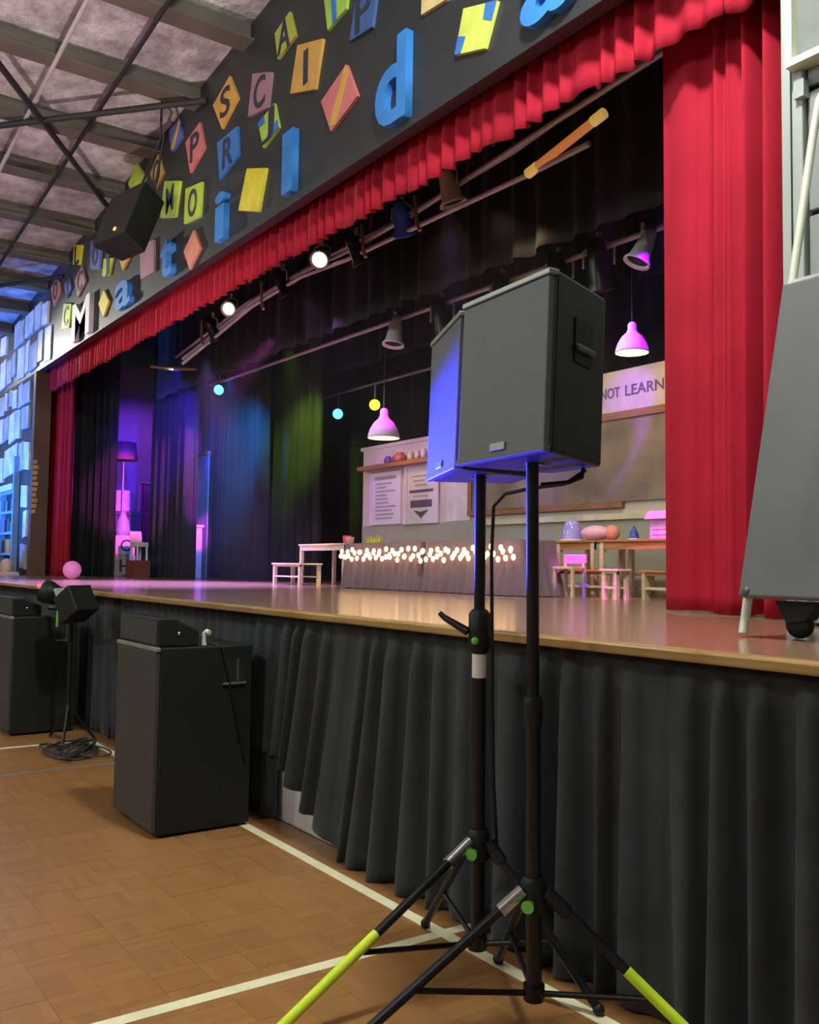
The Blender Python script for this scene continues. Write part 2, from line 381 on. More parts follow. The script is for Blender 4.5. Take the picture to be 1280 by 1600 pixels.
# proscenium walls
YW = 3.45
wl = MB().box((-19.5, YW, H), (-15.05, YW+0.15, 4.2)).build('wall_left', LWALL); struct(wl, 'dark wall left of the stage covered in blue-lit sheets', 'wall')
wp = MB().box((-19.5, YW, 4.2), (3.0, YW+0.10, 6.6)).build('wall_pelmet', BOARD); struct(wp, 'black board above the stage carrying letters and coloured tiles', 'wall')
wr = MB().box((-2.10, YW+0.02, H), (3.0, YW+0.15, 4.2)).build('wall_right', DARKG); struct(wr, 'grey panelled wall right of the stage', 'wall')
tj = MB().box((-15.05, YW-0.02, H), (-14.93, YW+0.22, 4.2)).build('trim_2', BROWN); struct(tj, 'brown jamb at the left end of the stage opening', 'trim')
tr = MB().box((-2.200, YW-0.03, H), (-2.105, YW+0.15, 4.2)).build('trim_3', GREYT, bevel=0.006); struct(tr, 'pale grey jamb at the right end of the stage opening', 'trim')
MB().box((-2.155, YW-0.036, H), (-2.150, YW-0.03, 4.2)).build('bead', DARKG, tr)
# grey wall panels with dark joints
zz = [H, 1.68, 2.20, 2.72, 3.24, 3.76, 4.2]
for k in range(len(zz)-1):
    for x0, x1 in ((-2.10, -1.22), (-1.20, -0.32), (-0.30, 0.58)):
        MB().box((x0+0.006, YW-0.005, zz[k]+0.012), (x1-0.006, YW+0.02, zz[k+1]-0.012)).build('panel', GREYW, wr, bevel=0.004)
# window in the right wall
wd = MB()
for a, b in (((-2.145, 3.325), (-2.115, 4.18)), ((-1.30, 3.325), (-1.27, 4.18)), ((-2.115, 3.325), (-1.30, 3.355)), ((-2.115, 4.15), (-1.30, 4.18))):
    wd.box((a[0], YW-0.085, a[1]), (b[0], YW-0.006, b[1]))
wd = wd.build('window_1', STEEL); struct(wd, 'pale window frame high on the grey wall at the right', 'window')
MB().box((-2.115, YW-0.04, 3.355), (-1.30, YW-0.030, 4.15)).build('pane', mat('window_pane', (0.20, 0.22, 0.20), 0.2), wd)
MB().box((-2.06, YW-0.028, 3.36), (-2.03, YW-0.010, 4.15)).build('mullion', DARKG, wd)
br = MB().prism([(-2.13, YW-0.05, 3.20), (-2.085, YW-0.05, 3.20), (-2.085, YW-0.05, 3.27), (-2.13, YW-0.05, 3.30)], (0, 0.04, 0)).build('bracket', GREYT, wd)

# stage interior walls
wb = MB().box((-19.5, 7.25, H), (0.6, 7.4, 6.0)).build('wall_back', VELV); struct(wb, 'black back wall of the stage', 'wall')
PURW = mat('backstage_paint', (0.50, 0.46, 0.52), 0.7, var=0.15, scale=1.2)
wsl = MB().box((-19.5, 3.6, H), (-17.3, 3.65, 5.0)).box((-17.45, 3.65, H), (-17.3, 7.25, 5.0)).build('wall_stage_left', PURW); struct(wsl, 'backstage side wall seen in purple light', 'wall')
wsr = MB().box((-0.2, 3.6, H), (0.0, 7.25, 6.0)).build('wall_stage_right', VELV); struct(wsr, 'dark side wall off the right of the stage', 'wall')
cs = MB().box((-19.5, 3.55, 5.3), (0.6, 7.4, 5.4)).build('ceiling_stage', VELV); struct(cs, 'dark ceiling over the stage', 'ceiling')

# roof of the hall: low gable, ridge at right angles to the stage
FOIL = foil_mat()
def rz(x): return 6.05 + 0.085*(x+8.5) if x < -6.0 else 6.05 + 0.085*2.5 - 0.085*(x+6.0)
rb = MB()
for a, b in ((-21.5, -6.0), (-6.0, 9.5)):
    rb.prism([(a, -14, rz(a)), (b, -14, rz(b)), (b, -14, rz(b)+0.05), (a, -14, rz(a)+0.05)], (0, 17.5, 0))
ce = rb.build('ceiling', FOIL); struct(ce, 'foil-lined hall roof on dark purlins', 'ceiling')
for x in (-19.3, -18.1, -16.9, -15.7, -14.55, -13.4, -12.2, -11.0, -9.85, -8.7, -7.55, -6.4, -5.2, -4.0, -2.8):
    z = rz(x)
    mb = MB().box((x-0.09, -14, z-0.18), (x+0.06, 3.45, z+0.02))
    mb.box((x+0.06, -14, z-0.18), (x+0.14, 3.45, z-0.165))
    mb.build('purlin', PURLIN, ce)
for y, mt, r in ((2.05, PIPE, 0.022), (2.62, ROD, 0.022), (-1.5, PIPE, 0.022)):
    MB().tube([(-19.5, y, rz(-19.5)-0.20), (-6.0, y, rz(-6)-0.20)], r, 8).build('conduit', mt, ce)
for a, b in (((-9.95, 1.80), (-8.40, 3.42)), ((-8.70, 1.50), (-11.10, 3.28)), ((-14.6, 2.6), (-13.6, 3.45)), ((-11.2, 0.5), (-9.95, 1.80)), ((-12.8, 0.4), (-14.6, 2.6))):
    MB().tube([(a[0], a[1], rz(a[0])-0.26), (b[0], b[1], rz(b[0])-0.26)], 0.032, 8).build('brace_rod', ROD, ce)

# sheets on the left wall
rnd = random.Random(3); z = H+0.05; row = 0
while z < 5.7:
    h = rnd.uniform(0.40, 0.62); x = -19.2 + rnd.uniform(0, 0.3)
    xe = -15.12 if z < 4.15 else (-13.95 - (z-4.2)*0.55)
    if z < 4.15 and z+h > 4.18: h = 4.16-z
    while x < xe-0.22 and h > 0.1:
        wdt = min(rnd.uniform(0.26, 0.62), xe-x); hh = h*rnd.uniform(0.70, 0.97); dz = rnd.uniform(0, h-hh)
        if not (x < -15.7 and z < 2.45 and z+h < 2.75) and wdt > 0.15 and z+hh < rz(x)-0.12:
            t = rnd.uniform(-0.02, 0.02)
            MB().prism([(x+0.035, YW, z+dz+t), (x+wdt-0.035, YW, z+dz-t), (x+wdt-0.035, YW, z+dz+hh-t), (x+0.035, YW, z+dz+hh+t)], (0, -0.02-rnd.uniform(0, 0.02), 0)).build('sheet', rnd.choice((PAGE, PAGE2, PAGE2, PAGE3)), wl)
        x += wdt
    z += h+0.035 if not (z < 4.2 and z+h+0.035 > 4.16) else (4.24-z)

# ================================================================== LETTERS AND TILES ON THE BLACK BOARD
TC = {'olive': (0.42, 0.40, 0.06), 'green': (0.36, 0.55, 0.07), 'dimblue': (0.05, 0.11, 0.30), 'orange': (0.62, 0.33, 0.07), 'mauve': (0.33, 0.17, 0.22),
      'pink': (0.62, 0.17, 0.17), 'blue': (0.04, 0.17, 0.50), 'lime': (0.46, 0.60, 0.05), 'yellow': (0.72, 0.60, 0.04), 'cream': (0.66, 0.50, 0.22),
      'violet': (0.10, 0.13, 0.42), 'coral': (0.64, 0.22, 0.14), 'ygreen': (0.62, 0.68, 0.12)}
TM = {k: mat('tile_'+k, v, 0.55, var=0.15, scale=6) for k, v in TC.items()}
def tilem(k): return TM[k]
GI = mat('tile_ink', (0.03, 0.03, 0.05), 0.6)
TILES = [
 ('olive', 'A', [(-6.69,5.85),(-6.58,5.59),(-6.89,5.53),(-6.96,5.79)], 'olive tilted tile with letter A, high beside the roof edge', None),
 ('green', '', [(-6.14,5.78),(-5.74,5.62),(-5.78,5.42),(-6.05,5.38)], 'green tile with a blue stripe at the top edge of the board', 'blue'),
 ('dimblue', 'P', [(-5.63,5.49),(-5.34,5.39),(-5.41,5.10),(-5.72,5.14)], 'dark blue tile with a faint letter above the blue letter d', None),
 ('orange', 'I', [(-6.54,5.49),(-6.12,5.35),(-6.23,4.99),(-6.65,5.13)], 'large orange tile with a dark letter I', None),
 ('mauve', 'C', [(-7.38,5.62),(-7.0,5.47),(-7.06,5.18),(-7.46,5.26)], 'dull mauve tile with letter C beside the orange letter I tile', None),
 ('orange', 'S', [(-7.88,5.82),(-7.68,5.53),(-8.03,5.37),(-8.26,5.69)], 'orange diamond tile with a dark letter S', None),
 ('green', 'J', [(-6.94,5.17),(-6.84,4.92),(-7.13,4.85),(-7.24,5.11)], 'green tile with blue corners below the dull mauve letter C tile', 'blue2'),
 ('pink', '', [(-5.76,4.98),(-5.59,4.67),(-5.97,4.55),(-6.13,4.85)], 'pink diamond tile with an orange slash left of the blue letter d', 'orange'),
 ('pink', 'P', [(-8.58,5.65),(-8.44,5.34),(-8.80,5.21),(-8.95,5.58)], 'pink diamond tile with a dark letter P', None),
 ('blue', 'R', [(-8.13,5.27),(-7.68,5.26),(-7.64,4.97),(-8.05,4.88)], 'blue tile with a dark letter R', None),
 ('violet', '', [(-9.13,5.91),(-9.05,5.68),(-9.35,5.62),(-9.44,5.90)], 'violet-blue tile with orange edges close under the roof', 'orange'),
 ('orange', 'O', [(-9.76,5.75),(-9.57,5.47),(-9.81,5.38),(-9.99,5.61)], 'small orange diamond tile with letter O above the lime letter M tile', None),
 ('lime', 'M', [(-9.53,5.37),(-9.07,5.22),(-9.17,4.87),(-9.63,5.0)], 'lime green tile with a dark letter M right of the hanging loudspeaker', None),
 ('lime', 'O', [(-8.91,5.08),(-8.48,5.01),(-8.51,4.67),(-8.93,4.72)], 'lime green tile with a dark letter O', None),
 ('yellow', '', [(-7.45,4.78),(-7.06,4.65),(-7.19,4.31),(-7.61,4.45)], 'plain bright yellow tile between blue letters i and l', None),
 ('lime', '', [(-10.45,5.92),(-10.16,5.62),(-10.50,5.46),(-10.76,5.76)], 'lime tile mostly hidden behind the top of the hanging loudspeaker', None),
 ('cream', '', [(-4.80,5.16),(-4.48,5.02),(-4.54,4.86),(-4.81,4.89)], 'cream-orange tile cut by the top of the picture', None),
 ('ygreen', '', [(-4.36,4.71),(-4.04,4.60),(-4.15,4.36),(-4.44,4.45)], 'yellow-green tile with blue corner patches right of the letter d', 'blue2'),
 ('yellow', 'L', [(-13.02,5.65),(-12.63,5.54),(-12.71,5.29),(-13.06,5.38)], 'small yellow tile with letter L near the far roof edge', None),
 ('violet', 'O', [(-12.23,5.48),(-11.74,5.34),(-11.79,5.0),(-12.23,5.11)], 'violet-blue tile with letter O left of the hanging loudspeaker', None),
 ('lime', 'J', [(-11.63,5.08),(-11.28,5.0),(-11.40,4.80),(-11.67,4.87)], 'small lime tile with letter J below the hanging loudspeaker', None),
 ('orange', '', [(-10.72,5.16),(-10.49,4.90),(-10.86,4.73),(-11.06,4.98)], 'plain orange tile half behind the hanging loudspeaker', None),
 ('mauve', '', [(-10.27,4.87),(-9.81,4.81),(-9.78,4.44),(-10.20,4.46)], 'plain mauve tile left of the blue letter t', None),
 ('coral', '', [(-8.66,4.58),(-8.48,4.35),(-8.74,4.20),(-8.91,4.43)], 'plain coral diamond tile between blue letters t and i', None),
 ('coral', 'O', [(-13.84,5.43),(-13.66,5.14),(-14.0,5.0),(-14.22,5.33)], 'coral diamond tile with letter O, farthest left', None),
 ('violet', 'I', [(-13.24,5.25),(-13.10,5.06),(-13.29,4.97),(-13.49,5.19)], 'small violet-blue diamond tile near the far end', None),
 ('mauve', 'C', [(-12.61,5.25),(-12.41,4.98),(-12.75,4.84),(-12.93,5.13)], 'mauve diamond tile with letter C above the white letter M', None),
 ('lime', 'C', [(-13.46,4.92),(-13.06,4.83),(-13.15,4.51),(-13.54,4.57)], 'pale lime tile with letter C left of the white letter M', None),
 ('yellow', '', [(-11.58,4.67),(-11.36,4.48),(-11.56,4.32),(-11.79,4.54)], 'plain yellow diamond tile between white M and blue letter a', None),
]
for col, ch, q, lab, deco in TILES:
    cx = sum(p[0] for p in q)/4; cz = sum(p[1] for p in q)/4
    t = thing('letter_tile', lab, 'tile', (cx, YW, cz), 'coloured tiles on the black board')
    MB().prism([(x, YW, z) for x, z in q], (0, -0.025, 0)).build('tile_face', tilem(col), t)
    def lerp(u, v):
        a = Vector(q[0]).lerp(Vector(q[1]), u); b = Vector(q[3]).lerp(Vector(q[2]), u)
        p = a.lerp(b, v); return (p.x, YW-0.025, p.y)
    if ch:
        hw = 0.11 if ch not in 'I' else 0.035
        letter_on_plane('letter', ch, GI, cx-hw, cx+hw, cz-0.14, cz+0.14, YW-0.025, 0.006, t, (cx, YW, cz), bold=0.012)
    if deco == 'blue':
        MB().prism([lerp(.30, 0), lerp(.52, 0), lerp(.52, 1), lerp(.30, 1)], (0, -0.004, 0)).build('stripe', tilem('blue'), t)
    elif deco == 'blue2':
        MB().prism([lerp(.68, 0), lerp(1, 0), lerp(1, .42), lerp(.72, .34)], (0, -0.004, 0)).build('corner_patch', tilem('blue'), t)
        MB().prism([lerp(0, .60), lerp(.26, .64), lerp(.20, 1), lerp(0, 1)], (0, -0.004, 0)).build('corner_patch', tilem('blue'), t)
    elif deco == 'orange':
        MB().prism([lerp(.0, .02), lerp(.25, 0), lerp(1, .8), lerp(.85, 1)], (0, -0.004, 0)).build('slash', tilem('orange'), t)
for ch, x0, x1, z0, z1, mt, lab in (
    ('M', -12.86, -12.06, 4.23, 4.75, WHITEL, 'white slab letter M standing out from the black board'),
    ('a', -11.02, -10.47, 4.25, 4.58, BLUEP, 'blue letter a right of the white letter M'),
    ('t', -9.50, -9.17, 4.26, 4.68, BLUEP, 'blue letter t below the hanging loudspeaker'),
    ('i', -8.06, -7.84, 4.27, 4.72, BLUEP, 'blue dotted letter i'),
    ('l', -6.70, -6.52, 4.28, 4.79, BLUEP, 'tall blue letter l like a plain bar'),
    ('d', -5.30, -4.93, 4.26, 4.85, BLUEP, 'large blue letter d'),
    ('a', -3.80, -3.40, 4.27, 4.63, BLUEP, 'blue letter a at the right, cut by the top of the picture')):
    cx = (x0+x1)/2
    o = letter_on_plane('board_letter', ch, mt, x0, x1, z0, z1, YW, 0.06, None, (cx, YW, z0), bold=0.02)
    tag(o, lab, 'letter', 'raised letters on the black board')

# hanging loudspeaker in front of the board
def cab(root, base, yaw, pitch, w_, h_, d_, bw, roll=0.0, lean=0.0, grille=GRILLE, sidem=BLACK, edge=True, badge=True):
    """trapezoid loudspeaker cabinet; base = middle of the front bottom edge, yaw turns the front (0 = faces -y)"""
    R_ = Vector((math.cos(yaw), math.sin(yaw), 0)); B = Vector((-math.sin(yaw), math.cos(yaw), 0)); U = Vector((0,0,1))
    B2 = B*math.cos(pitch) + U*math.sin(pitch); U2 = -B*math.sin(pitch) + U*math.cos(pitch)
    R3 = R_*math.cos(roll) + U2*math.sin(roll); U3 = -R_*math.sin(roll) + U2*math.cos(roll)
    o = Vector(base)
    P = lambda r, b, u: o + R3*r + B2*b + U3*u
    body = MB().prism([P(-w_/2, .02, 0), P(w_/2, .02, 0), P(bw, d_, 0), P(-bw, d_, 0)], U3*h_).build('cabinet', sidem, root, bevel=0.010)
    MB().prism([P(-w_/2+.008, .0, .012), P(w_/2-.008, .0, .012), P(w_/2-.008, .022, .012), P(-w_/2+.008, .022, .012)], U3*(h_-.03)).build('grille', grille, root, bevel=0.004)
    if edge:
        MB().prism([P(-w_/2+.003, -.004, h_-.016), P(w_/2-.003, -.004, h_-.016), P(w_/2-.003, .03, h_-.016), P(-w_/2+.003, .03, h_-.016)], U3*0.016).build('top_edge_highlight', GREYE, root, bevel=0.003)  # pale grey strip stands in for light hitting the top bevel
        MB().prism([P(-w_/2+.003, -.003, 0), P(w_/2-.003, -.003, 0), P(w_/2-.003, .02, 0), P(-w_/2+.003, .02, 0)], U3*0.016).build('bottom_edge', GRILLE, root, bevel=0.003)
    if badge:
        MB().prism([P(-.03, -.006, .022), P(.035, -.006, .022), P(.035, .002, .022), P(-.03, .002, .022)], U3*0.022).build('badge', GREYE, root, bevel=0.002)
    return P, body, R3, B2, U3

hs = thing('hanging_loudspeaker', 'black loudspeaker hung high in front of the tiled board', 'speaker', (-9.02, 3.0, 4.4))
P, body, R3, B2, U3 = cab(hs, (-9.22, 2.84-0.10, 4.50), math.radians(12), math.radians(-20), 0.62, 0.62, 0.32, 0.22, grille=mat('dark_grille', (0.022, 0.020, 0.019), 0.6), edge=False, badge=False)
MB().lathe([(0.001, 0), (0.022, 0), (0.022, 0.01), (0.001, 0.012)], P(0.10, 0.0, 0.09), 12, -B2).build('pilot_lamp', LEDO, hs)
MB().tube([P(-.2, .2, .58), (-9.05, 3.2, 5.6), (-9.05, 3.2, rz(-9.05)-0.02)], 0.012, 6).tube([P(.2, .2, .58), (-8.95, 3.2, 5.6)], 0.012, 6).build('bracket', ROD, hs)
MB().prism([P(-.312, .02, .0), P(-.312, .06, .0), P(-.312, .06, .6), P(-.312, .02, .6)], R3*-0.006).build('lit_side_strip', mat('lit_side_grey', (0.10, 0.10, 0.09), 0.6), hs)  # paler strip paints the light caught by the cabinet's left side

# ================================================================== CURTAINS
vl = drape('valance', (-15.0, 3.64), (-2.2, 3.64), 3.895, 4.32, 92, 0.032, RED, nu=1100, nv=5, seed=5, taper=0.8, off=(-8.5, 3.64, 3.895),
           hem=lambda x: 0.03*((x*1.15) % 1.0)-0.015)
tag(vl, 'pleated red velvet valance along the top of the stage opening', 'valance')
rc = drape('stage_curtain', (-3.19, 3.86), (-2.16, 3.76), H+0.01, 4.32, 5.6, 0.075, RED, nu=420, nv=40, seed=12, taper=0.8, off=(-2.6, 3.7, H), sharp=0.8, warp=1.55, creases=((0.40, 0.06, 0.020), (0.62, 0.34, 0.030), (0.77, 0.24, 0.020), (0.93, 0.12, 0.014)))
tag(rc, 'tall red velvet curtain drawn to the right of the stage', 'curtain')
lc = drape('stage_curtain', (-15.5, 3.80), (-14.22, 3.82), H+0.01, 4.25, 8, 0.08, RED, nu=100, nv=30, seed=4, taper=0.7, off=(-14.6, 3.8, H), sharp=0.8)
tag(lc, 'red velvet curtain gathered at the far left of the stage', 'curtain')
def leg(name, a, b, z0, z1, n, amp, label, seed):
    o = drape(name, a, b, z0, z1, n, amp, VELV, nu=max(60, int(n*14)), nv=16, seed=seed, off=((a[0]+b[0])/2, (a[1]+b[1])/2, z0), taper=0.8)
    return tag(o, label, 'curtain', 'black stage drapes')
leg('black_leg_curtain', (-14.55, 3.94), (-14.05, 4.45), H, 5.2, 6, 0.06, 'black side curtain next to the far red curtain', 1)
leg('black_leg_curtain', (-14.05, 5.05), (-12.42, 5.0), H, 5.2, 8, 0.10, 'black side curtain catching blue light beside the purple backstage gap', 2)
leg('black_leg_curtain', (-13.45, 5.62), (-11.40, 5.60), H, 5.2, 11, 0.10, 'black side curtain washed with blue light under the blue lamp', 3)
leg('black_leg_curtain', (-11.75, 6.0), (-10.55, 6.0), H, 5.2, 8, 0.10, 'black side curtain streaked with yellow-green light', 4)
leg('black_backdrop', (-13.5, 7.05), (-1.0, 7.05), H, 5.2, 50, 0.05, 'black backdrop across the rear of the stage', 6)
leg('black_border', (-13.5, 4.85), (-1.2, 4.85), 3.72, 5.25, 40, 0.05, 'black cloth border hanging above the stage behind the lighting bar', 7)
leg('black_border', (-12.5, 6.32), (-1.2, 6.32), 3.85, 5.25, 40, 0.05, 'black cloth border hanging farther back above the stage', 8)

# stage skirt
def hem1(x):
    if x < -3.30: return min(0.34, ((-3.30-x)/0.62)**1.3*0.31)
    return 0.0
def push1(x, t):
    g = math.exp(-((x+3.5)/0.5)**2)
    return (-0.16*g*(1-t)**1.3, -0.012*g*(1-t))
sk = drape('stage_skirt', (-4.36, 2.125), (0.6, 2.12), 0.004, 1.018, 36, 0.055, SKIRT, nu=760, nv=24, seed=21, hem=hem1, taper=0.55, header=0.13, off=(-1.8, 2.12, 0), push=push1, sharp=0.7)
tag(sk, 'black pleated skirt on the stage front, its left corner lifted to show pale wall', 'stage skirt', 'black stage skirts')
sk2 = drape('stage_skirt', (-19.4, 2.155), (-4.17, 2.155), 0.004, 1.018, 120, 0.022, SKIRT, nu=1200, nv=10, seed=22, taper=0.6, header=0.10, off=(-11.8, 2.13, 0))
tag(sk2, 'black pleated skirt on the stage front behind the subwoofers', 'stage skirt', 'black stage skirts')

# ================================================================== LOUDSPEAKERS ON STANDS
def stand(loc, top, hubz, az, lens, name_label, tape, lever=False):
    t = thing('speaker_stand', name_label, 'speaker stand', (loc[0], loc[1], 0), 'tripod speaker stands')
    b = Vector((loc[0], loc[1], 0.09)); tp = Vector(top); ax = (tp-b)
    at = lambda z: b + ax*((z-b.z)/ax.z)
    zc = 1.0 if lever else 0.83; rc = 0.034 if lever else 0.027
    MB().tube([at(zc-0.05), at(tp.z-0.002)], 0.0172, 14).build('inner_pole', BLACKM, t)
    MB().tube([at(0.09), at(zc+.02)], 0.0215, 14).build('outer_pole', BLACKM, t)
    col = MB().tube([at(zc), at(zc+.02), at(zc+.12 if lever else zc+.07), at(zc+.135 if lever else zc+.085)], [0.024, rc, rc, 0.022], 14).build('height_clamp', BLACK, t)
    if lever:
        c = at(1.075)
        MB().tube([c + Vector((-.02, -.03, -.01)), c + Vector((-.085, -.07, 0.03)), c + Vector((-.10, -.08, 0.045))], [0.014, 0.010, 0.008], 8).build('lever', BLACKM, col)
        MB().lathe([(0.001, 0), (0.012, 0), (0.012, .006), (0.001, .007)], c + Vector((0.02, -.032, -.035)), 10, (0.5, -.86, 0)).build('green_badge', GREENP, col)
        MB().tube([at(0.925), at(0.998)], 0.0222, 14).build('white_label', WHITEP, t)
    hub = MB().tube([at(hubz-0.03), at(hubz-.02), at(hubz+0.05), at(hubz+0.065)], [0.030, 0.038, 0.036, 0.026], 14).build('hub', BLACK, t)
    MB().tube([at(hubz) + Vector((0.02, -0.03, 0)), at(hubz) + Vector((0.035, -0.055, 0))], [0.010, 0.018], 10).build('clamp_knob', GREENP, hub)
    low = MB().tube([at(0.09), at(0.13)], 0.030, 12).build('lower_collar', BLACKM, t)
    for a, r, tp_ in zip(az, lens, tape):
        d = Vector((math.cos(math.radians(a)), math.sin(math.radians(a)), 0))
        h0 = at(hubz+0.02) + d*0.045; ft = Vector((loc[0], loc[1], 0.016)) + d*r
        lg = MB().tube([h0, ft], 0.0135, 10).build('leg', BLACKM, t)
        MB().tube([h0 - (ft-h0)*0.02, h0 + (ft-h0)*0.11], 0.020, 10).build('leg_socket', CHROME if a > 200 else BLACKM, lg)
        MB().ball(ft, 0.018, 10, 6).build('rubber_foot', BLACK, lg)
        md = h0.lerp(ft, 0.60)
        MB().tube([at(0.11) + d*0.025, md], 0.0085, 8).build('strut', BLACKM, t)
        if tp_: MB().tube([h0.lerp(ft, tp_), h0.lerp(ft, 0.97)], 0.0152, 10).build('yellow_tape', TAPE, lg)
    return t, at
s2, at2 = stand((-1.925, 1.795), (-1.872, 1.728, 1.560), 0.36, (254, 28, 152), (0.56, 0.52, 0.44),
                'black tripod stand carrying the right grey-fronted loudspeaker', (0.86, 0.44, 0), False)
s1, at1 = stand((-2.272, 1.880), (-2.215, 1.828, 1.565), 0.395, (270, 20, 166), (0.70, 0.40, 0.42),
                'black tripod stand with a white label under the blue-lit loudspeaker', (0.50, 0, 0), True)
r2 = thing('loudspeaker', 'black loudspeaker with grey mesh front on the right tripod stand', 'speaker', (-1.894, 1.75, 1.555), 'loudspeakers on tripod stands')
P, body, R3, B2, U3 = cab(r2, (-1.894, 1.621, 1.556), -0.069, -0.049, 0.400, 0.476, 0.278, 0.105, roll=0.013)
# side handle on the tapered right side
def side_pt(f, u, out=0.0):
    a = P(0.2, .02, u); b = P(0.105, .278, u); n = (b-a).cross(U3).normalized()
    return a.lerp(b, f) + n*out
n_ = (P(0.105, .278, 0)-P(0.2, .02, 0)).cross(U3).normalized()
MB().prism([side_pt(.36, .255), side_pt(.70, .255), side_pt(.70, .375), side_pt(.36, .375)], n_*0.004).build('handle_recess', mat('recess_black', (0.003, 0.003, 0.003), 0.7), r2)
MB().prism([side_pt(.36, .285, .004), side_pt(.70, .285, .004), side_pt(.70, .302, .004), side_pt(.36, .302, .004)], n_*0.012).build('handle', mat('handle_grey', (0.05, 0.05, 0.05), 0.45), r2, bevel=0.004)
MB().tube([P(-.0, .13, -.002), P(0, .13, .03)], 0.028, 12).build('pole_socket', BLACKM, r2)
MB().tube([P(0.06, .25, -0.004), P(0.075, .235, -0.03), P(0.05, .21, -0.045), P(-.02, .17, -.05)], 0.006, 8).build('cable_plug', BLACKM, r2)
r1 = thing('loudspeaker', 'loudspeaker lit blue on its front, on the left tripod stand', 'speaker', (-2.25, 1.86, 1.555), 'loudspeakers on tripod stands')
fm = Vector((-2.330, 1.756, 1.552)); yw = math.atan2(-0.164, 0.373)
P1, body1, R31, B21, U31 = cab(r1, fm, yw, -0.03, 0.400, 0.476, 0.278, 0.105, roll=0.012)
MB().tube([P1(0, .13, -.002), P1(0, .13, .03)], 0.028, 12).build('pole_socket', BLACKM, r1)
# cable between the stands
cb = MB().tube([(-1.80, 1.86, 1.535), (-1.86, 1.84, 1.500), (-1.98, 1.83, 1.495), (-2.10, 1.83, 1.485), (-2.165, 1.84, 1.45), (-2.185, 1.85, 1.30), (-2.18, 1.85, 1.10), (-2.20, 1.87, 0.85), (-2.215, 1.89, 0.62), (-2.23, 1.92, 0.40)], 0.0055, 8).build('speaker_cable', BLACKM, off=(-2.2, 1.85, 0.4))
tag(cb, 'black cable looping between the two tripod stands', 'cable')

# ================================================================== SUBWOOFERS BY THE STAGE
def sub(x0, x1, y0, y1, h, label):
    t = thing('subwoofer', label, 'subwoofer', ((x0+x1)/2, (y0+y1)/2, 0), 'subwoofers in front of the stage')
    MB().box((x0, y0+0.02, 0.012), (x1, y1, h)).build('cabinet', BLACK, t, bevel=0.008)
    MB().box((x0+0.008, y0, 0.03), (x1-0.008, y0+0.022, h-0.02)).build('front_grille', SUBG, t, bevel=0.004)
    MB().box((x0, y0-0.004, h-0.018), (x1, y0+0.02, h+0.001)).build('front_edge', GREYE, t, bevel=0.003)
    for x in (x0+.06, x1-.06):
        for y in (y0+.06, y1-.06): MB().lathe([(0.001, 0), (0.025, 0), (0.022, 0.014)], (x, y, 0), 10).build('foot', BLACKM, t)
    yh = y0 + (y1-y0)*0.80
    rc_ = mat('recess_black', (0.003, 0.003, 0.003), 0.7)
    for z in (h*0.86, h*0.17):
        hd = MB().box((x1, yh-0.055, z-0.055), (x1+0.003, yh+0.055, z+0.055)).build('side_handle', rc_, t)
        if z > 0.4:
            MB().box((x1+0.003, yh+0.008, z-0.055), (x1+0.012, yh+0.020, z+0.055)).build('grip', mat('handle_grey', (0.05, 0.05, 0.05), 0.45), hd)
            MB().box((x1, yh-0.06, z-0.066), (x1+0.010, yh+0.06, z-0.055)).build('lip', mat('lip_grey', (0.10, 0.10, 0.09), 0.4), hd)
    return t
sub(-4.760, -4.194, 1.538, 2.025, 0.872, 'tall black subwoofer standing beside the lifted skirt')
sub(-7.760, -7.190, 1.545, 2.020, 0.860, 'black subwoofer cut by the left edge of the picture')
def wedge(x0, x1, y0, z0, label, h=0.135):
    t = thing('floor_monitor', label, 'speaker', ((x0+x1)/2, y0+.1, z0), 'wedge speakers on the subwoofers')
    MB().prism([(x0, y0, z0), (x0, y0+.20, z0), (x0, y0+.20, z0+h*.55), (x0, y0+.07, z0+h), (x0, y0, z0+h)], (x1-x0, 0, 0)).build('cabinet', BLACK, t, bevel=0.008)
    MB().box((x0+.015, y0-.006, z0+.012), (x1-.015, y0+.002, z0+h-.012)).build('grille', SUBG, t)
    MB().lathe([(0.001, 0), (0.009, 0), (0.009, .004), (0.001, .005)], (x1+.001, y0+.10, z0+h*.45), 10, (1, 0, 0)).build('badge', CHROME, t)
    return t
wedge(-4.745, -4.205, 1.548, 0.873, 'black wedge speaker lying on the subwoofer beside the lifted skirt')
wedge(-7.745, -7.20, 1.555, 0.861, 'black wedge speaker lying on the subwoofer at the left edge')
pl = thing('cable_plug', 'small white plug standing on the subwoofer behind its wedge speaker', 'plug', (-4.23, 1.79, 0.873))
MB().tube([(-4.235, 1.785, 0.874), (-4.235, 1.785, 0.925)], 0.013, 10).build('plug_body', WHITEP, pl)
MB().tube([(-4.235, 1.785, 0.925), (-4.225, 1.795, 0.94), (-4.205, 1.80, 0.935)], 0.012, 10).build('plug_cap', WHITEP, pl)
o = MB().tube([(-4.232, 1.80, 0.885), (-4.215, 1.83, 0.88), (-4.186, 1.86, 0.86), (-4.184, 1.90, 0.70), (-4.184, 1.96, 0.45), (-4.180, 2.0, 0.30)], 0.004, 6).build('power_lead', BLACKM, off=(-4.2, 1.85, 0.3))
tag(o, 'thin black lead hanging down the side of the subwoofer', 'cable')

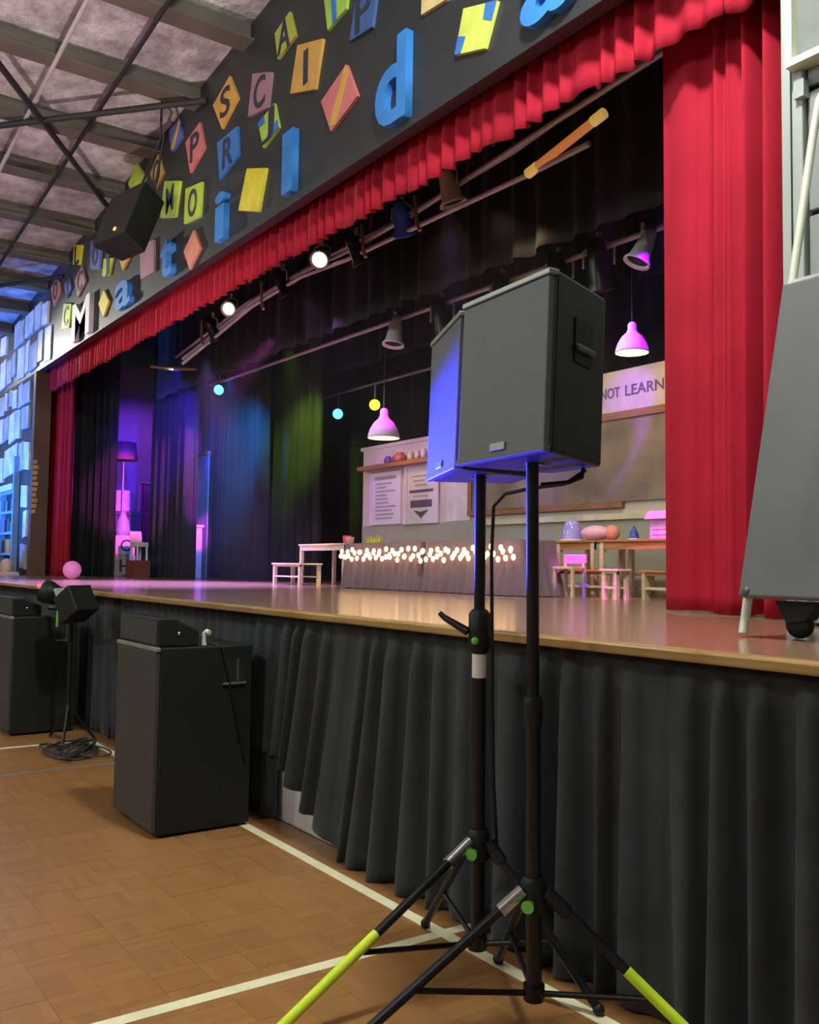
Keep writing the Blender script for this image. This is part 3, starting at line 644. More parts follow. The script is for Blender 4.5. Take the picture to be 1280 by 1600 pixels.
# stage lamps on a stand beside the left subwoofer
ls = thing('light_stand', 'black stand with two lamp heads beside the left subwoofer', 'light stand', (-6.78, 1.86, 0))
MB().tube([(-6.78, 1.86, 0.10), (-6.80, 1.86, 0.93)], 0.016, 10).build('pole', BLACKM, ls)
for a in (200, 330, 80):
    MB().tube([(-6.78, 1.86, 0.26), (-6.78+.24*math.cos(math.radians(a)), 1.86+.18*math.sin(math.radians(a)), 0.012)], 0.010, 8).build('leg', BLACKM, ls)
MB().tube([(-7.16, 1.80, 0.92), (-6.62, 1.88, 0.92)], 0.014, 8).build('crossbar', BLACKM, ls)
hd = MB().obox((-6.68, 1.86, 0.97), Vector((0.07, 0.03, 0.05)), Vector((-0.04, 0.09, 0)), Vector((-0.045, -0.02, 0.085))).build('lamp_head', BLACK, ls, bevel=0.006)
MB().obox((-6.755, 1.83, 1.00), Vector((0.006, 0.003, 0.004)), Vector((-0.035, 0.085, 0)), Vector((-0.04, -0.018, 0.075))).build('lamp_front', mat('lamp_front_grey', (0.45, 0.44, 0.40), 0.4), hd)
hd2 = MB().lathe([(0.001, -.06), (0.065, -.06), (0.085, .02), (0.085, .07), (0.075, .07), (0.06, .05), (0.001, .05)], (-7.10, 1.80, 1.03), 16, (-0.5, -0.75, 0.35)).build('lamp_head', BLACK, ls)
MB().ball((-7.185, 1.73, 1.085), 0.018, 8, 6).build('red_led', LEDR, hd2)
MB().ball((-7.15, 1.735, 1.04), 0.018, 8, 6).build('blue_led', LEDB2, hd2)
MB().tube([(-6.90, 1.80, 0.915), (-6.88, 1.79, 0.88), (-6.88, 1.79, 0.80)], 0.012, 8).build('green_tag', GREENP, ls)
rq = random.Random(17)
for k, lab in enumerate(('lowest loose dark cable heaped on the floor beside the light stand', 'middle loose dark cable heaped on the floor beside the light stand', 'topmost loose dark cable heaped on the floor beside the light stand')):
    pts = []; ax_, ay_ = rq.uniform(0, 6), rq.uniform(0, 6)
    for a in range(120):
        q = a*.14; r = .20+.06*math.sin(q*.7+ax_)
        pts.append((-6.42+r*1.2*math.cos(q+.5*math.sin(q*.31+ay_))+.05*k, 1.80+r*.75*math.sin(q*1.07+ax_), 0.010+0.016*k+0.006*math.sin(q*1.9)))
    o = MB().tube(pts, 0.007, 6).build('loose_cable', mat('cable_dark', (.035, .035, .035), .5), off=(-6.42, 1.80, 0))
    tag(o, lab, 'cable', 'cables on the floor')

# ================================================================== TILTED FRAME WITH GREY PANEL (right, on the stage)
fr = thing('tilted_panel_frame', 'pale tubular frame holding a large tilted grey panel on stage', 'panel', (-1.5, 2.8, H))
x0, x1 = -1.855, -0.55
sl = (2.928-2.667)/(2.224-1.16)
yz = lambda z: 2.667 + sl*(z-1.16)
pts = [(x0, yz(H+0.012)-0.0, H+0.012), (x0, yz(2.85), 2.85)]
for k in range(1, 7):
    a = k/6*PI/2; pts.append((x0+0.16*(1-math.cos(a)), yz(2.95+0.16*math.sin(a)), 2.95+0.16*math.sin(a)))
pts += [(x1-0.16, yz(3.11), 3.11)]
for k in range(1, 7):
    a = k/6*PI/2; pts.append((x1-0.16+0.16*math.sin(a), yz(2.95+0.16*math.cos(a)), 2.95+0.16*math.cos(a)))
pts += [(x1, yz(2.85), 2.85), (x1, yz(H+0.012), H+0.012)]
MB().tube(pts, 0.015, 10).build('tube_frame', STEEL, fr)
pn = MB().prism([(x0-0.004, yz(1.175)-.018, 1.175), (x1+.004, yz(1.175)-.018, 1.175), (x1+.004, yz(2.255)-.018, 2.255), (x0-.004, yz(2.255)-.018, 2.255)], (0, -0.03, 0.008)).build('grey_panel', GREYPANEL, fr, bevel=0.006)
MB().lathe([(0.001, 0), (0.016, 0), (0.014, .006), (0.001, .008)], (x0+.022, yz(1.20)-.048, 1.20), 10, (0, -1, .2)).build('bolt', mat('bolt_grey', (.10, .09, .11), .5), pn)
MB().box((x0, yz(2.27)-.012, 2.262), (x1, yz(2.27)+.012, 2.285)).build('top_rail', CHROME, fr)
for xx in (-1.74, -0.75):
    cs_ = MB().prism([(xx-.05, 2.72, 1.17), (xx+.10, 2.72, 1.17), (xx+.06, 2.72, 1.11), (xx-.01, 2.72, 1.10)], (0, 0.06, 0)).build('castor_fork', BLACKM, fr)
    MB().lathe([(0.001, -.018), (0.04, -.018), (0.045, -.01), (0.045, .01), (0.04, .018), (0.001, .018)], (xx+.02, 2.75, H+0.046), 14, (0, 1, 0)).build('castor_wheel', BLACK, cs_)

# ================================================================== LIGHTING BARS
def pol(y, pts, r, name, mt, parent): return MB().tube([(x, y, z) for x, z in pts], r, 8).build(name, mt, parent)
lb = thing('lighting_bar', 'long bar of bent pale pipes with lamps behind the red valance', 'lighting bar', (-7.5, 4.3, 4.0))
pol(4.30, [(-3.45, 4.36), (-4.69, 4.27), (-6.0, 4.17), (-7.10, 4.13), (-7.95, 4.16), (-9.05, 4.12), (-10.3, 3.95), (-11.1, 3.84)], 0.022, 'pipe', PIPE, lb)
pol(4.26, [(-4.10, 3.99), (-4.62, 3.985), (-5.88, 4.01), (-7.10, 4.03), (-7.95, 4.09), (-9.05, 4.04), (-10.2, 3.87), (-11.0, 3.755)], 0.020, 'pipe', PIPE, lb)
pol(4.40, [(-3.45, 4.48), (-5.0, 4.30), (-6.6, 4.24), (-8.0, 4.24), (-9.5, 4.20), (-11.6, 3.96)], 0.018, 'pipe', PIPE, lb)
MB().prism([(-11.9, 4.16, 3.84), (-11.05, 4.16, 3.66), (-11.05, 4.46, 3.70), (-11.9, 4.46, 3.88)], (0, 0, 0.03)).build('end_plate', WOODB, lb)
for x in (-5.6, -7.2, -8.9, -10.35):
    MB().tube([(x, 4.33, 4.25), (x, 4.33, 5.30)], 0.012, 6).build('hanger', ROD, lb)
for x, z in ((-10.32, 4.0), (-8.73, 4.08), (-6.75, 4.10), (-5.95, 4.10)):
    MB().tube([(x-.06, 4.24, z+.16), (x-.01, 4.22, z+.05), (x, 4.22, z-.08), (x+.05, 4.22, z-.16)], 0.016, 6).build('clamp', mat('clamp_brass', (.50, .34, .20), .4, metal=.5), lb)
tb = thing('tube_lamp', 'orange tube lamp hung at the right end of the lighting bar', 'lamp', (-4.3, 4.25, 4.0))
ORT = mat('orange_tube', (0.45, 0.16, 0.04), 0.5, emit=(1.0, 0.32, 0.08), estr=0.35)
MB().tube([(-4.60, 4.25, 4.00), (-4.03, 4.25, 4.12)], 0.030, 10).build('tube', ORT, tb)
for p in ((-4.62, 3.995), (-4.01, 4.125)): MB().tube([(p[0]-.05, 4.25, p[1]-.01), (p[0]+.05, 4.25, p[1]+.01)], 0.036, 10).build('end_cap', mat('cap_yellow', (.65, .42, .12), .4, emit=(1, .6, .15), estr=.4), tb)
def par(loc, aim, s, label, lit=True, body=None, group='lamps above the stage', lens=None, name='stage_lamp'):
    t = thing(name, label, 'stage lamp', loc, group); c = Vector(loc); a = (Vector(aim)-c).normalized()
    c2 = c - Vector((0, 0, 0.16*s))
    MB().lathe([(0.001, -.20*s), (0.05*s, -.19*s), (0.07*s, -.10*s), (0.10*s, .10*s), (0.13*s, .14*s), (0.13*s, .16*s), (0.10*s, .13*s)], c2, 16, a).build('can', body or SHADE, t)
    ln = MB().lathe([(0.001, .118*s), (0.105*s, .115*s), (0.108*s, .125*s), (0.001, .13*s)], c2, 16, a).build('lens', lens or (LENSW if lit else BLACK), t)
    sd = a.cross(Vector((0, 0, 1))).normalized() if abs(a.z) < .95 else Vector((1, 0, 0))
    MB().tube([c2+sd*.11*s, c2+sd*.11*s+Vector((0, 0, .12*s)), c+Vector((0, 0, .03*s)), c2-sd*.11*s+Vector((0, 0, .12*s)), c2-sd*.11*s], 0.010*s, 6).build('yoke', PIPE, t)
    MB().tube([c, c+Vector((0, 0, .08*s))], 0.022*s, 8).build('clamp', PIPE, t)
    return t
CANW = mat('can_cream', (0.60, 0.52, 0.44), 0.45, var=0.08)
par((-7.47, 4.22, 4.26), (-6.3, 3.0, 3.2), 0.72, 'brightly lit cream lamp at the middle of the lighting bar', True, CANW)
par((-9.50, 4.22, 4.22), (-8.0, 2.8, 3.4), 0.66, 'brightly lit lamp near the far end of the lighting bar', True, CANW)
par((-5.52, 4.22, 4.30), (-5.4, 4.6, 3.0), 0.85, 'cream lamp near the right end of the lighting bar, seen from behind', False, CANW)
par((-6.16, 4.22, 4.24), (-6.6, 4.9, 3.2), 0.8, 'black lamp with a blue edge right of the middle of the lighting bar', False, mat('can_blue', (0.03, 0.08, 0.45), 0.4))
par((-8.30, 4.24, 4.24), (-8.3, 5.2, 3.0), 0.8, 'black lamp left of the brightly lit middle lamp', False, BLACKM)
par((-10.05, 4.24, 4.12), (-10.3, 5.2, 3.0), 0.8, 'black lamp with a brass clamp toward the far end of the bar', False, BLACKM)
par((-6.90, 4.24, 4.20), (-7.0, 5.2, 3.0), 0.8, 'black lamp just right of the brightly lit middle lamp', False, BLACKM)

b2 = thing('lighting_bar', 'dim second lighting bar farther back above the stage', 'lighting bar', (-7.5, 5.4, 3.85))
MB().tube([(-12.8, 5.4, 3.90), (-3.6, 5.4, 3.80)], 0.024, 8).build('pipe', PIPE, b2)
MB().tube([(-11.5, 5.4, 4.25), (-3.6, 5.4, 4.17)], 0.018, 8).build('pipe', PIPE, b2)
for x in (-10.5, -8.2, -6.0, -4.2): MB().tube([(x, 5.4, 3.85), (x, 5.4, 5.30)], 0.012, 6).build('hanger', ROD, b2)
for k, (x, lab) in enumerate(((-7.1, 'dark lamp on the rear bar above the left loudspeaker'), (-6.2, 'dark lamp on the rear bar left of the right loudspeaker'), (-5.5, 'dark lamp on the rear bar just above the right loudspeaker'), (-5.05, 'dark lamp on the rear bar right of the right loudspeaker top'))):
    par((x, 5.36, 3.84), (x-.3, 6.0, 2.4), 1.15, lab, False, BLACKM)
par((-4.55, 5.30, 3.78), (-4.75, 5.0, 3.0), 0.8, 'white lamp beside the right red curtain', False, SHADE)
par((-7.83, 5.30, 3.82), (-7.8, 5.1, 2.5), 0.9, 'white lamp hanging left of the blue-lit loudspeaker', False, SHADE)
b3 = thing('lighting_bar', 'thin rear bar carrying the yellow-green and blue lamps', 'lighting bar', (-9.9, 6.6, 3.66))
MB().tube([(-11.6, 6.6, 3.68), (-6.5, 6.6, 3.66)], 0.022, 8).build('pipe', mat('pipe_pale', (.5, .48, .5), .4, metal=.4), b3)
for x in (-11.2, -9.0, -7.0): MB().tube([(x, 6.6, 3.67), (x, 6.6, 5.30)], 0.012, 6).build('hanger', ROD, b3)
def led(loc, aim, lens, label):
    t = thing('led_lamp', label, 'stage lamp', loc, 'coloured lamps above the stage'); c = Vector(loc); a = (Vector(aim)-c).normalized()
    MB().lathe([(0.001, -.16), (0.07, -.15), (0.085, .0), (0.085, .05), (0.075, .05), (0.07, .02)], c, 14, a).build('can', BLACKM, t)
    MB().lathe([(0.001, .035), (0.072, .02), (0.072, .03), (0.001, .045)], c, 14, a).build('lens', lens, t)
    MB().tube([c+Vector((0, 0, .06)), c+Vector((0, 0, .26))], 0.015, 6).build('drop_arm', PIPE, t)
CAMP = (0, 0, 1.263)
led((-12.45, 5.38, 3.78), (-9.5, 3.2, 2.6), LEDB, 'small blue lamp above the blue-washed black curtain')
led((-11.14, 6.60, 3.39), (-8.5, 4.5, 2.7), LEDB, 'small blue lamp left of the yellow-green lamp')
led((-10.19, 6.60, 3.39), (-8.0, 4.6, 2.7), LEDG, 'glowing yellow-green lamp above the white pendant')

# pendant lamps
def pendant(x, y, z0, s, top, label):
    t = thing('pendant_lamp', label, 'lamp', (x, y, z0), 'pendant lamps over the set')
    MB().lathe([(0.175*s, 0), (0.172*s, .03*s), (0.15*s, .10*s), (0.11*s, .17*s), (0.06*s, .215*s), (0.045*s, .25*s), (0.045*s, .30*s), (0.028*s, .325*s), (0.001, .33*s)], (x, y, z0), 24).build('shade', SHADE, t, solid=0.004)
    MB().ball((x, y, z0+.09*s), 0.05*s, 10, 8).build('bulb', mat('pendant_bulb', (1, .8, .5), .4, emit=(1.0, .66, .30), estr=9), t)
    MB().tube([(x, y, z0+.32*s), (x, y, top)], 0.006, 6).build('cord', BLACKM, t)
    l = D.lights.new('pendant_light', 'POINT'); l.energy = 4; l.color = (1, .62, .30); l.shadow_soft_size = 0.05
    o = D.objects.new('pendant_light', l); C.objects.link(o); o.location = (x, y, z0+.02)
pendant(-8.31, 5.5, 2.645, 1.0, 5.299, 'white pendant lamp in pink light above the menu posters')
pendant(-4.835, 5.5, 2.945, 0.74, 5.299, 'white pendant lamp in violet light between loudspeaker and red curtain')

# ================================================================== SET FLATS AT THE BACK
f1 = thing('set_wall', 'cream painted set wall carrying two menu posters', 'set wall', (-8.4, 6.05, H))
MB().box((-9.50, 6.00, 1.74), (-7.30, 6.06, 2.66)).build('upper_panel', CREAM, f1)
MB().box((-9.50, 5.995, H), (-7.30, 6.06, 1.74)).build('lower_panel', DADO, f1)
MB().box((-9.56, 5.99, 2.655), (-7.30, 6.07, 2.70)).build('cornice', CREAM, f1, bevel=0.006)
MB().box((-7.82, 5.992, 1.75), (-7.42, 6.0, 2.62)).build('white_panel', mat('flat_white', (.72, .70, .68), .7), f1)
f2 = thing('set_wall', 'cream and green set wall with the big chalkboard', 'set wall', (-5.5, 6.05, H))
MB().box((-7.298, 6.00, 1.74), (-3.2, 6.06, 2.97)).build('upper_panel', CREAM, f2)
MB().box((-7.298, 5.995, H), (-3.2, 6.06, 1.69)).build('lower_panel', DADO, f2)
MB().box((-7.298, 5.97, 1.69), (-3.2, 6.02, 1.74)).build('chair_rail', mat('rail_cream', (.64, .62, .42), .6), f2)
sg = thing('wall_sign', 'long cream sign lettered NOT LEARN above the chalkboard', 'sign', (-5.0, 5.98, 2.62))
MB().box((-6.6, 5.975, 2.60), (-3.4, 5.998, 2.965)).build('sign_board', mat('sign_cream', (.58, .50, .40), .7), sg)
MB().box((-6.6, 5.965, 2.575), (-3.4, 5.998, 2.61)).build('sign_edge', WOODB, sg)
letter_on_plane('lettering', 'NOT', INK, -5.605, -5.385, 2.735, 2.825, 5.975, 0.004, sg, (-5.0, 5.98, 2.62), bold=0.01)
letter_on_plane('lettering', 'LEARN', INK, -5.325, -4.915, 2.735, 2.825, 5.975, 0.004, sg, (-5.0, 5.98, 2.62), bold=0.01)
cbd = thing('chalkboard', 'large dusty chalkboard in a timber frame on the set wall', 'chalkboard', (-5.4, 5.98, 1.8))
MB().box((-7.40, 5.975, 1.84), (-3.5, 5.995, 2.565)).build('board', CHALK, cbd)
MB().box((-7.43, 5.955, 1.79), (-5.35, 5.998, 1.845)).build('bottom_rail', WOODB, cbd)
MB().box((-7.43, 5.96, 1.84), (-7.37, 5.998, 2.57)).build('side_rail', WOODB, cbd)
MB().box((-7.43, 5.96, 2.545), (-3.5, 5.998, 2.575)).build('top_rail', WOODB, cbd)
# posters
for x0, x1, z0, z1, lab in ((-9.28, -8.66, 1.75, 2.36, 'poster with a list of lines, at the left end of the set wall'), (-8.56, -7.95, 1.74, 2.40, 'poster with dark blocks and a crest right of the list poster')):
    t = thing('menu_poster', lab, 'poster', ((x0+x1)/2, 5.99, z0), 'posters on the set wall')
    MB().box((x0, 5.975, z0), (x1, 5.998, z1)).build('sheet', PAPER, t)
    MB().box((x0-.02, 5.968, z0), (x0+.03, 5.998, z1)).build('edge_strip', mat('poster_edge', (.82, .62, .92), .5), t)
    rr = random.Random(int(x0*100))
    if 'list' in lab and 'right' not in lab:
        MB().box((x0+.08, 5.971, z1-.085), (x1-.10, 5.975, z1-.045)).build('print', INKL, t)
        for k in range(10):
            z = z1-.14-k*.045; a = x0+.10; b = a+rr.uniform(.18, .42)
            MB().box((a, 5.971, z), (b, 5.975, z+.018)).build('print', INKL, t)
    else:
        for a, b, c, d, mt in ((.12, .45, .52, .535, INKL), (.15, .42, .47, .485, INKL), (.18, .40, .42, .435, INKL), (.08, .52, .345, .375, INK), (.15, .42, .30, .31, INKL), (.10, .50, .18, .26, INK)):
            MB().box((x0+a, 5.971, z0+c), (x0+b, 5.975, z0+d)).build('print', mt, t)
        MB().prism([(x0+.16, 5.975, z0+.15), (x0+.30, 5.975, z0+.06), (x0+.44, 5.975, z0+.15), (x0+.30, 5.975, z0+.13)], (0, -.004, 0)).build('crest', INK, t)
sh = MB().box((-9.42, 5.86, 2.40), (-7.6, 5.998, 2.445)).build('wall_shelf', WOODB, off=(-8.5, 5.95, 2.4)); tag(sh, 'timber shelf above the menu posters', 'shelf')
for k, (x, r, h, c, lab) in enumerate(((-8.86, .05, .085, (.12, .06, .20), 'small dark pot on the shelf above the list poster'), (-8.62, .07, .11, (.45, .14, .10), 'round red pot on the shelf above the posters'), (-8.74, .04, .07, (.12, .06, .18), 'tiny dark jar between the shelf pots'), (-8.40, .045, .10, (.62, .5, .66), 'pale jar on the shelf, left of two others'), (-8.27, .04, .10, (.55, .45, .62), 'pale jar in the middle on the shelf'), (-8.15, .04, .11, (.62, .52, .66), 'pale jar on the shelf next to the blue-lit loudspeaker'))):
    t = MB().lathe([(0.001, 0), (r*.8, 0), (r, h*.3), (r, h*.7), (r*.6, h*.85), (r*.65, h), (r*.5, h), (0.001, h*.95)], (x, 5.93, 2.445), 14).build('shelf_pot', mat('pot_%d' % k, c, .5), off=(x, 5.93, 2.445))
    tag(t, lab, 'pot', 'pots on the shelf')

# ================================================================== COUNTER WITH CLOTHS AND STRING LIGHTS
def covered(x0, x1, lab, lab2):
    t = thing('counter_table', lab, 'table', ((x0+x1)/2, 4.95, H))
    MB().box((x0+.03, 4.76, 1.45), (x1-.03, 5.08, 1.475)).build('table_top', WOODT, t)
    for x in (x0+.08, x1-.08):
        for y in (4.80, 5.04): MB().box((x-.02, y-.02, H), (x+.02, y+.02, 1.45)).build('leg', WOODP, t)
    return t
covered(-7.78, -6.54, 'left counter table hidden under its dark cloth', '')
covered(-6.47, -5.28, 'right counter table hidden under its dark cloth', '')
def cloth(x0, x1, label, seed, fl=(0.0, 0.0)):
    rn = random.Random(seed); n = 150; mb = MB(); zt = 1.482
    # ring of plan points round the table, front, right, back, left
    y0, y1 = 4.735, 5.10; per = []
    segs = [((x0, y0), (x1, y0)), ((x1, y0), (x1, y1)), ((x1, y1), (x0, y1)), ((x0, y1), (x0, y0))]
    tot = 2*(x1-x0) + 2*(y1-y0)
    for (a, b), nv_ in zip(segs, ((-1), (1), (1), (-1))):
        L_ = math.hypot(b[0]-a[0], b[1]-a[1]); k = max(4, int(n*L_/tot))
        nx, ny = (b[1]-a[1])/L_, -(b[0]-a[0])/L_
        for i in range(k): per.append((a[0]+(b[0]-a[0])*i/k, a[1]+(b[1]-a[1])*i/k, nx, ny))
    m_ = len(per); ph = [rn.uniform(0, 6) for _ in range(4)]; rows = 7; vs = []
    for j in range(rows+1):
        s = j/rows
        for i, (px, py, nx, ny) in enumerate(per):
            a = i/m_*2*PI
            f = (math.sin(a*26+ph[0]+math.sin(a*7+ph[1])) + .5*math.sin(a*41+ph[2]))*0.018*s + 0.05*s
            if nx < -.5: f += fl[0]*s
            if nx > .5: f += fl[1]*s
            vs.append((px+nx*f, py+ny*f, zt - (zt-H-0.006)*s))
    fs = [(j*m_+(i+1) % m_, j*m_+i, (j+1)*m_+i, (j+1)*m_+(i+1) % m_) for j in range(rows) for i in range(m_)]
    mb.add(vs, fs, True); mb.add(vs[:m_], [tuple(range(m_))])
    o = mb.build('tablecloth', CLOTH, off=((x0+x1)/2, 4.95, H)); return tag(o, label, 'tablecloth', 'dark cloths on the counter')
cloth(-7.80, -6.545, 'dark purple-brown cloth over the left half of the counter', 1, (0.04, -0.05))
cloth(-6.465, -5.25, 'dark purple-brown cloth over the right half of the counter', 2, (-0.05, 0.08))
st = thing('string_lights', 'warm string lights draped along the front of the counter', 'string lights', (-6.4, 4.69, 1.35))
rr = random.Random(8); pts = []
nb = 76
for k in range(nb):
    u = k/(nb-1); x = -7.76+u*2.53
    pts.append((x+rr.uniform(-.015, .015), 4.665+rr.uniform(-.012, .004), 1.385+0.042*math.sin(k*1.9)+rr.uniform(-.018, .018)))
MB().tube(pts, 0.003, 5).build('cord', mat('cord_dark', (.05, .04, .03), .6), st)
bm_ = MB().ball((0, 0, 0), 0.017, 8, 6, (1, 1, 1.4)).mesh('bulb', BULB)
for p in pts:
    o = D.objects.new('bulb', bm_); C.objects.link(o); o.parent = st; o.location = (p[0]+6.4, p[1]-4.69-.008, p[2]-1.35-.014)
ban = thing('paper_crown', 'yellow crumpled paper decoration on the left end of the counter', 'decoration', (-7.55, 4.9, 1.482))
mb = MB()
for k in range(9):
    a = k/9*2*PI; mb.prism([(-7.55+.09*math.cos(a), 4.9+.06*math.sin(a), 1.484), (-7.55+.09*math.cos(a+.5), 4.9+.06*math.sin(a+.5), 1.484), (-7.55+.11*math.cos(a+.25), 4.9+.07*math.sin(a+.25), 1.50+.07*(.6+.4*((k*7) % 3)/2))], (0.004, 0.004, 0.0))
mb.build('paper_fold', mat('yellow_paper', (.75, .62, .08), .7), ban)

# ================================================================== FURNITURE ON STAGE
def table(name, x0, x1, y0, y1, zt, label, top=WOODT, legm=WOODP, apron=0.055, group=None, leg=0.018):
    t = thing(name, label, 'table' if 'table' in name else name.split('_')[-1], ((x0+x1)/2, (y0+y1)/2, H), group)
    MB().box((x0, y0, zt-.018), (x1, y1, zt)).build('table_top' if 'table' in name else 'seat', top, t, bevel=0.004)
    MB().box((x0+.02, y0+.015, zt-.018-apron), (x1-.02, y0+.035, zt-.018)).build('apron', top, t)
    for x in (x0+leg+.02, x1-leg-.02):
        for y in (y0+leg+.01, y1-leg-.01): MB().box((x-leg, y-leg, H), (x+leg, y+leg, zt-.018)).build('leg', legm, t)
    if 'stool' in name or 'bench' in name:
        z = H+(zt-H)*.35
        for y in (y0+leg+.01, y1-leg-.01): MB().box((x0+.04, y-.008, z), (x1-.04, y+.008, z+.016)).build('stretcher', legm, t)
    return t
table('side_table', -9.30, -8.30, 5.02, 5.50, 1.500, 'pale timber table in yellow light left of the counter', WOODP, WOODP)
table('low_bench', -9.36, -8.70, 4.72, 5.0, 1.285, 'small pale stool-height bench in front of the left table', WOODP, WOODP, 0.02)
table('side_table', -5.50, -5.05, 5.32, 5.70, 1.490, 'timber table beside the right end of the counter', WOODT, WOODP, group=None)
table('side_table', -5.03, -4.15, 5.32, 5.70, 1.490, 'timber table nearest the right red curtain', WOODT, WOODP)
table('low_bench', -5.48, -4.84, 5.21, 5.29, 1.262, 'low timber bench in front of the right tables', WOODT, WOODP, 0.02, leg=0.014)
table('low_stool', -4.68, -4.50, 4.97, 5.12, 1.268, 'small stool lit magenta in front of the right tables', WOODP, WOODP, 0.015, leg=0.014)
table('low_bench', -4.52, -3.6, 5.21, 5.29, 1.262, 'low timber bench running behind the right red curtain', WOODT, WOODP, 0.02, leg=0.014)
ch = thing('low_chair', 'low chair with a magenta-lit back beside the counter', 'chair', (-5.060, 5.040, H))
MB().box((-5.160, 4.970, 1.262), (-4.940, 5.140-.03, 1.282)).build('seat', WOODP, ch, bevel=.004)
MB().box((-5.170, 5.095, 1.30), (-4.93, 5.115, 1.375)).build('backrest', mat('backrest_magenta_tint', (.72, .30, .62), .5), ch, bevel=.01)  # backrest colour carries the magenta light that falls on it
for x in (-5.145, -4.955):
    MB().box((x-.011, 5.095, H), (x+.011, 5.115, 1.31)).build('leg', WOODP, ch); MB().box((x-.011, 4.975, H), (x+.011, 4.995, 1.265)).build('leg', WOODP, ch)
rl = thing('shelf_rack', 'low pale rack with two rails along the bottom of the set wall', 'rack', (-4.7, 5.84, H))
for z in (1.10, 1.215): MB().box((-5.6, 5.80, z), (-3.7, 5.88, z+.02)).build('rail', WOODP, rl)
for x in (-5.58, -4.95, -4.30, -3.72): MB().box((x-.015, 5.80, H), (x+.015, 5.88, 1.235)).build('post', WOODP, rl)
for k, x in enumerate((-5.20, -5.06)):
    pts = [(x+.05*math.cos(PI-a*PI/8), 5.55, 1.18+.04*math.sin(a*PI/8)) for a in range(9)]
    pts = [(x-.05, 5.55, H+.008)] + pts + [(x+.05, 5.55, H+.008)]
    o = MB().tube(pts, 0.012, 8).build('bent_hoop', WOODP, off=(x, 5.55, H)); tag(o, 'pale bent hoop standing under the tables, ' + ('left one' if k == 0 else 'right one'), 'hoop', 'pale hoops under the tables')
toy = thing('toy_cross', 'small purple cross-shaped toy on the floor under the tables', 'toy', (-4.90, 5.1, H))
PURT = mat('toy_purple', (.35, .20, .75), .5)
MB().tube([(-4.910, 5.06, H+.001), (-4.910, 5.06, H+.07), (-4.910, 5.06, H+.19)], [.014, .016, .006], 8).build('toy_body', PURT, toy)
MB().prism([(-4.970, 5.05, H+.09), (-4.910, 5.05, H+.115), (-4.850, 5.05, H+.09), (-4.910, 5.05, H+.075)], (0, .02, 0)).build('toy_arm', PURT, toy)
# things on the right tables
dm = thing('glass_dome', 'clear iridescent dome on the table by the counter end', 'dome', (-5.434, 5.440, 1.4902))
GL = mat('dome_glass', (.40, .34, .80), .15, var=.3, scale=12)
MB().lathe([(.085, 0), (.085, .02), (.078, .10), (.055, .155), (.02, .178), (.001, .18)], (-5.434, 5.460, 1.4912), 18).build('dome_shell', GL, dm)
MB().lathe([(.001, 0), (.10, 0), (.10, .012), (.086, .014)], (-5.434, 5.460, 1.4907), 18).build('dome_base', WHITEP, dm)
hp = MB().ball((-5.204, 5.490, 1.5102), 0.13, 14, 8, (1.1, .7, .48)).build('pink_cloth_heap', mat('pink_cloth', (.80, .45, .62), .7), off=(-5.204, 5.490, 1.4902)); tag(hp, 'soft pink cloth heap on the timber table', 'cloth')
hp.location.z += 0.042
hp2 = MB().ball((-5.058, 5.520, 1.5102), 0.07, 12, 8, (1, .8, .9)).build('coral_cloth_heap', mat('coral_cloth', (.80, .28, .22), .7), off=(-5.058, 5.520, 1.4902)); tag(hp2, 'small coral cloth ball next to the pink heap', 'cloth')
hp2.location.z += 0.043
cn = thing('blue_cone', 'small blue cone on a white base on the right table', 'cone', (-4.807, 5.490, 1.4902))
MB().lathe([(.001, 0), (.045, 0), (.045, .012), (.03, .014)], (-4.807, 5.490, 1.4907), 14).build('cone_base', WHITEP, cn)
MB().lathe([(.040, .014), (.034, .05), (.010, .10), (.001, .115)], (-4.807, 5.490, 1.4907), 14).build('cone_body', mat('cone_blue', (.03, .10, .42), .5), cn)
hb = thing('house_box', 'box with a sloped lid, coloured as in magenta light, beside the red curtain', 'box', (-4.431, 5.440, 1.4902))
BXW = mat('box_magenta_tint', (.72, .34, .66), .6)  # magenta stage light is put into the box colour
MB().box((-4.525, 5.340, 1.4912), (-4.232, 5.560, 1.6352)).build('box_body', BXW, hb)
MB().prism([(-4.556, 5.310, 1.6352), (-4.556, 5.590, 1.6352), (-4.556, 5.540, 1.6952), (-4.556, 5.360, 1.6952)], (.34, 0, 0)).build('lid', BXW, hb)
for z in (1.5202, 1.5602, 1.6002): MB().box((-4.504, 5.336, z), (-4.253, 5.340, z+.012)).build('slat', BXW, hb)
# little things on the left table
for k, (x, y, c, h) in enumerate(((-8.62, 5.25, (.70, .08, .08), .09), (-8.48, 5.2, (.75, .35, .35), .07))):
    o = MB().lathe([(.001, 0), (.04, 0), (.05, h*.8), (.046, h), (.001, h*.9)], (x, y, 1.501), 12).build('cup', mat('cup_%d' % k, c, .5), off=(x, y, 1.501)); tag(o, ('bright red' if k == 0 else 'paler red') + ' cup on the table left of the counter', 'cup', 'cups on the left table')

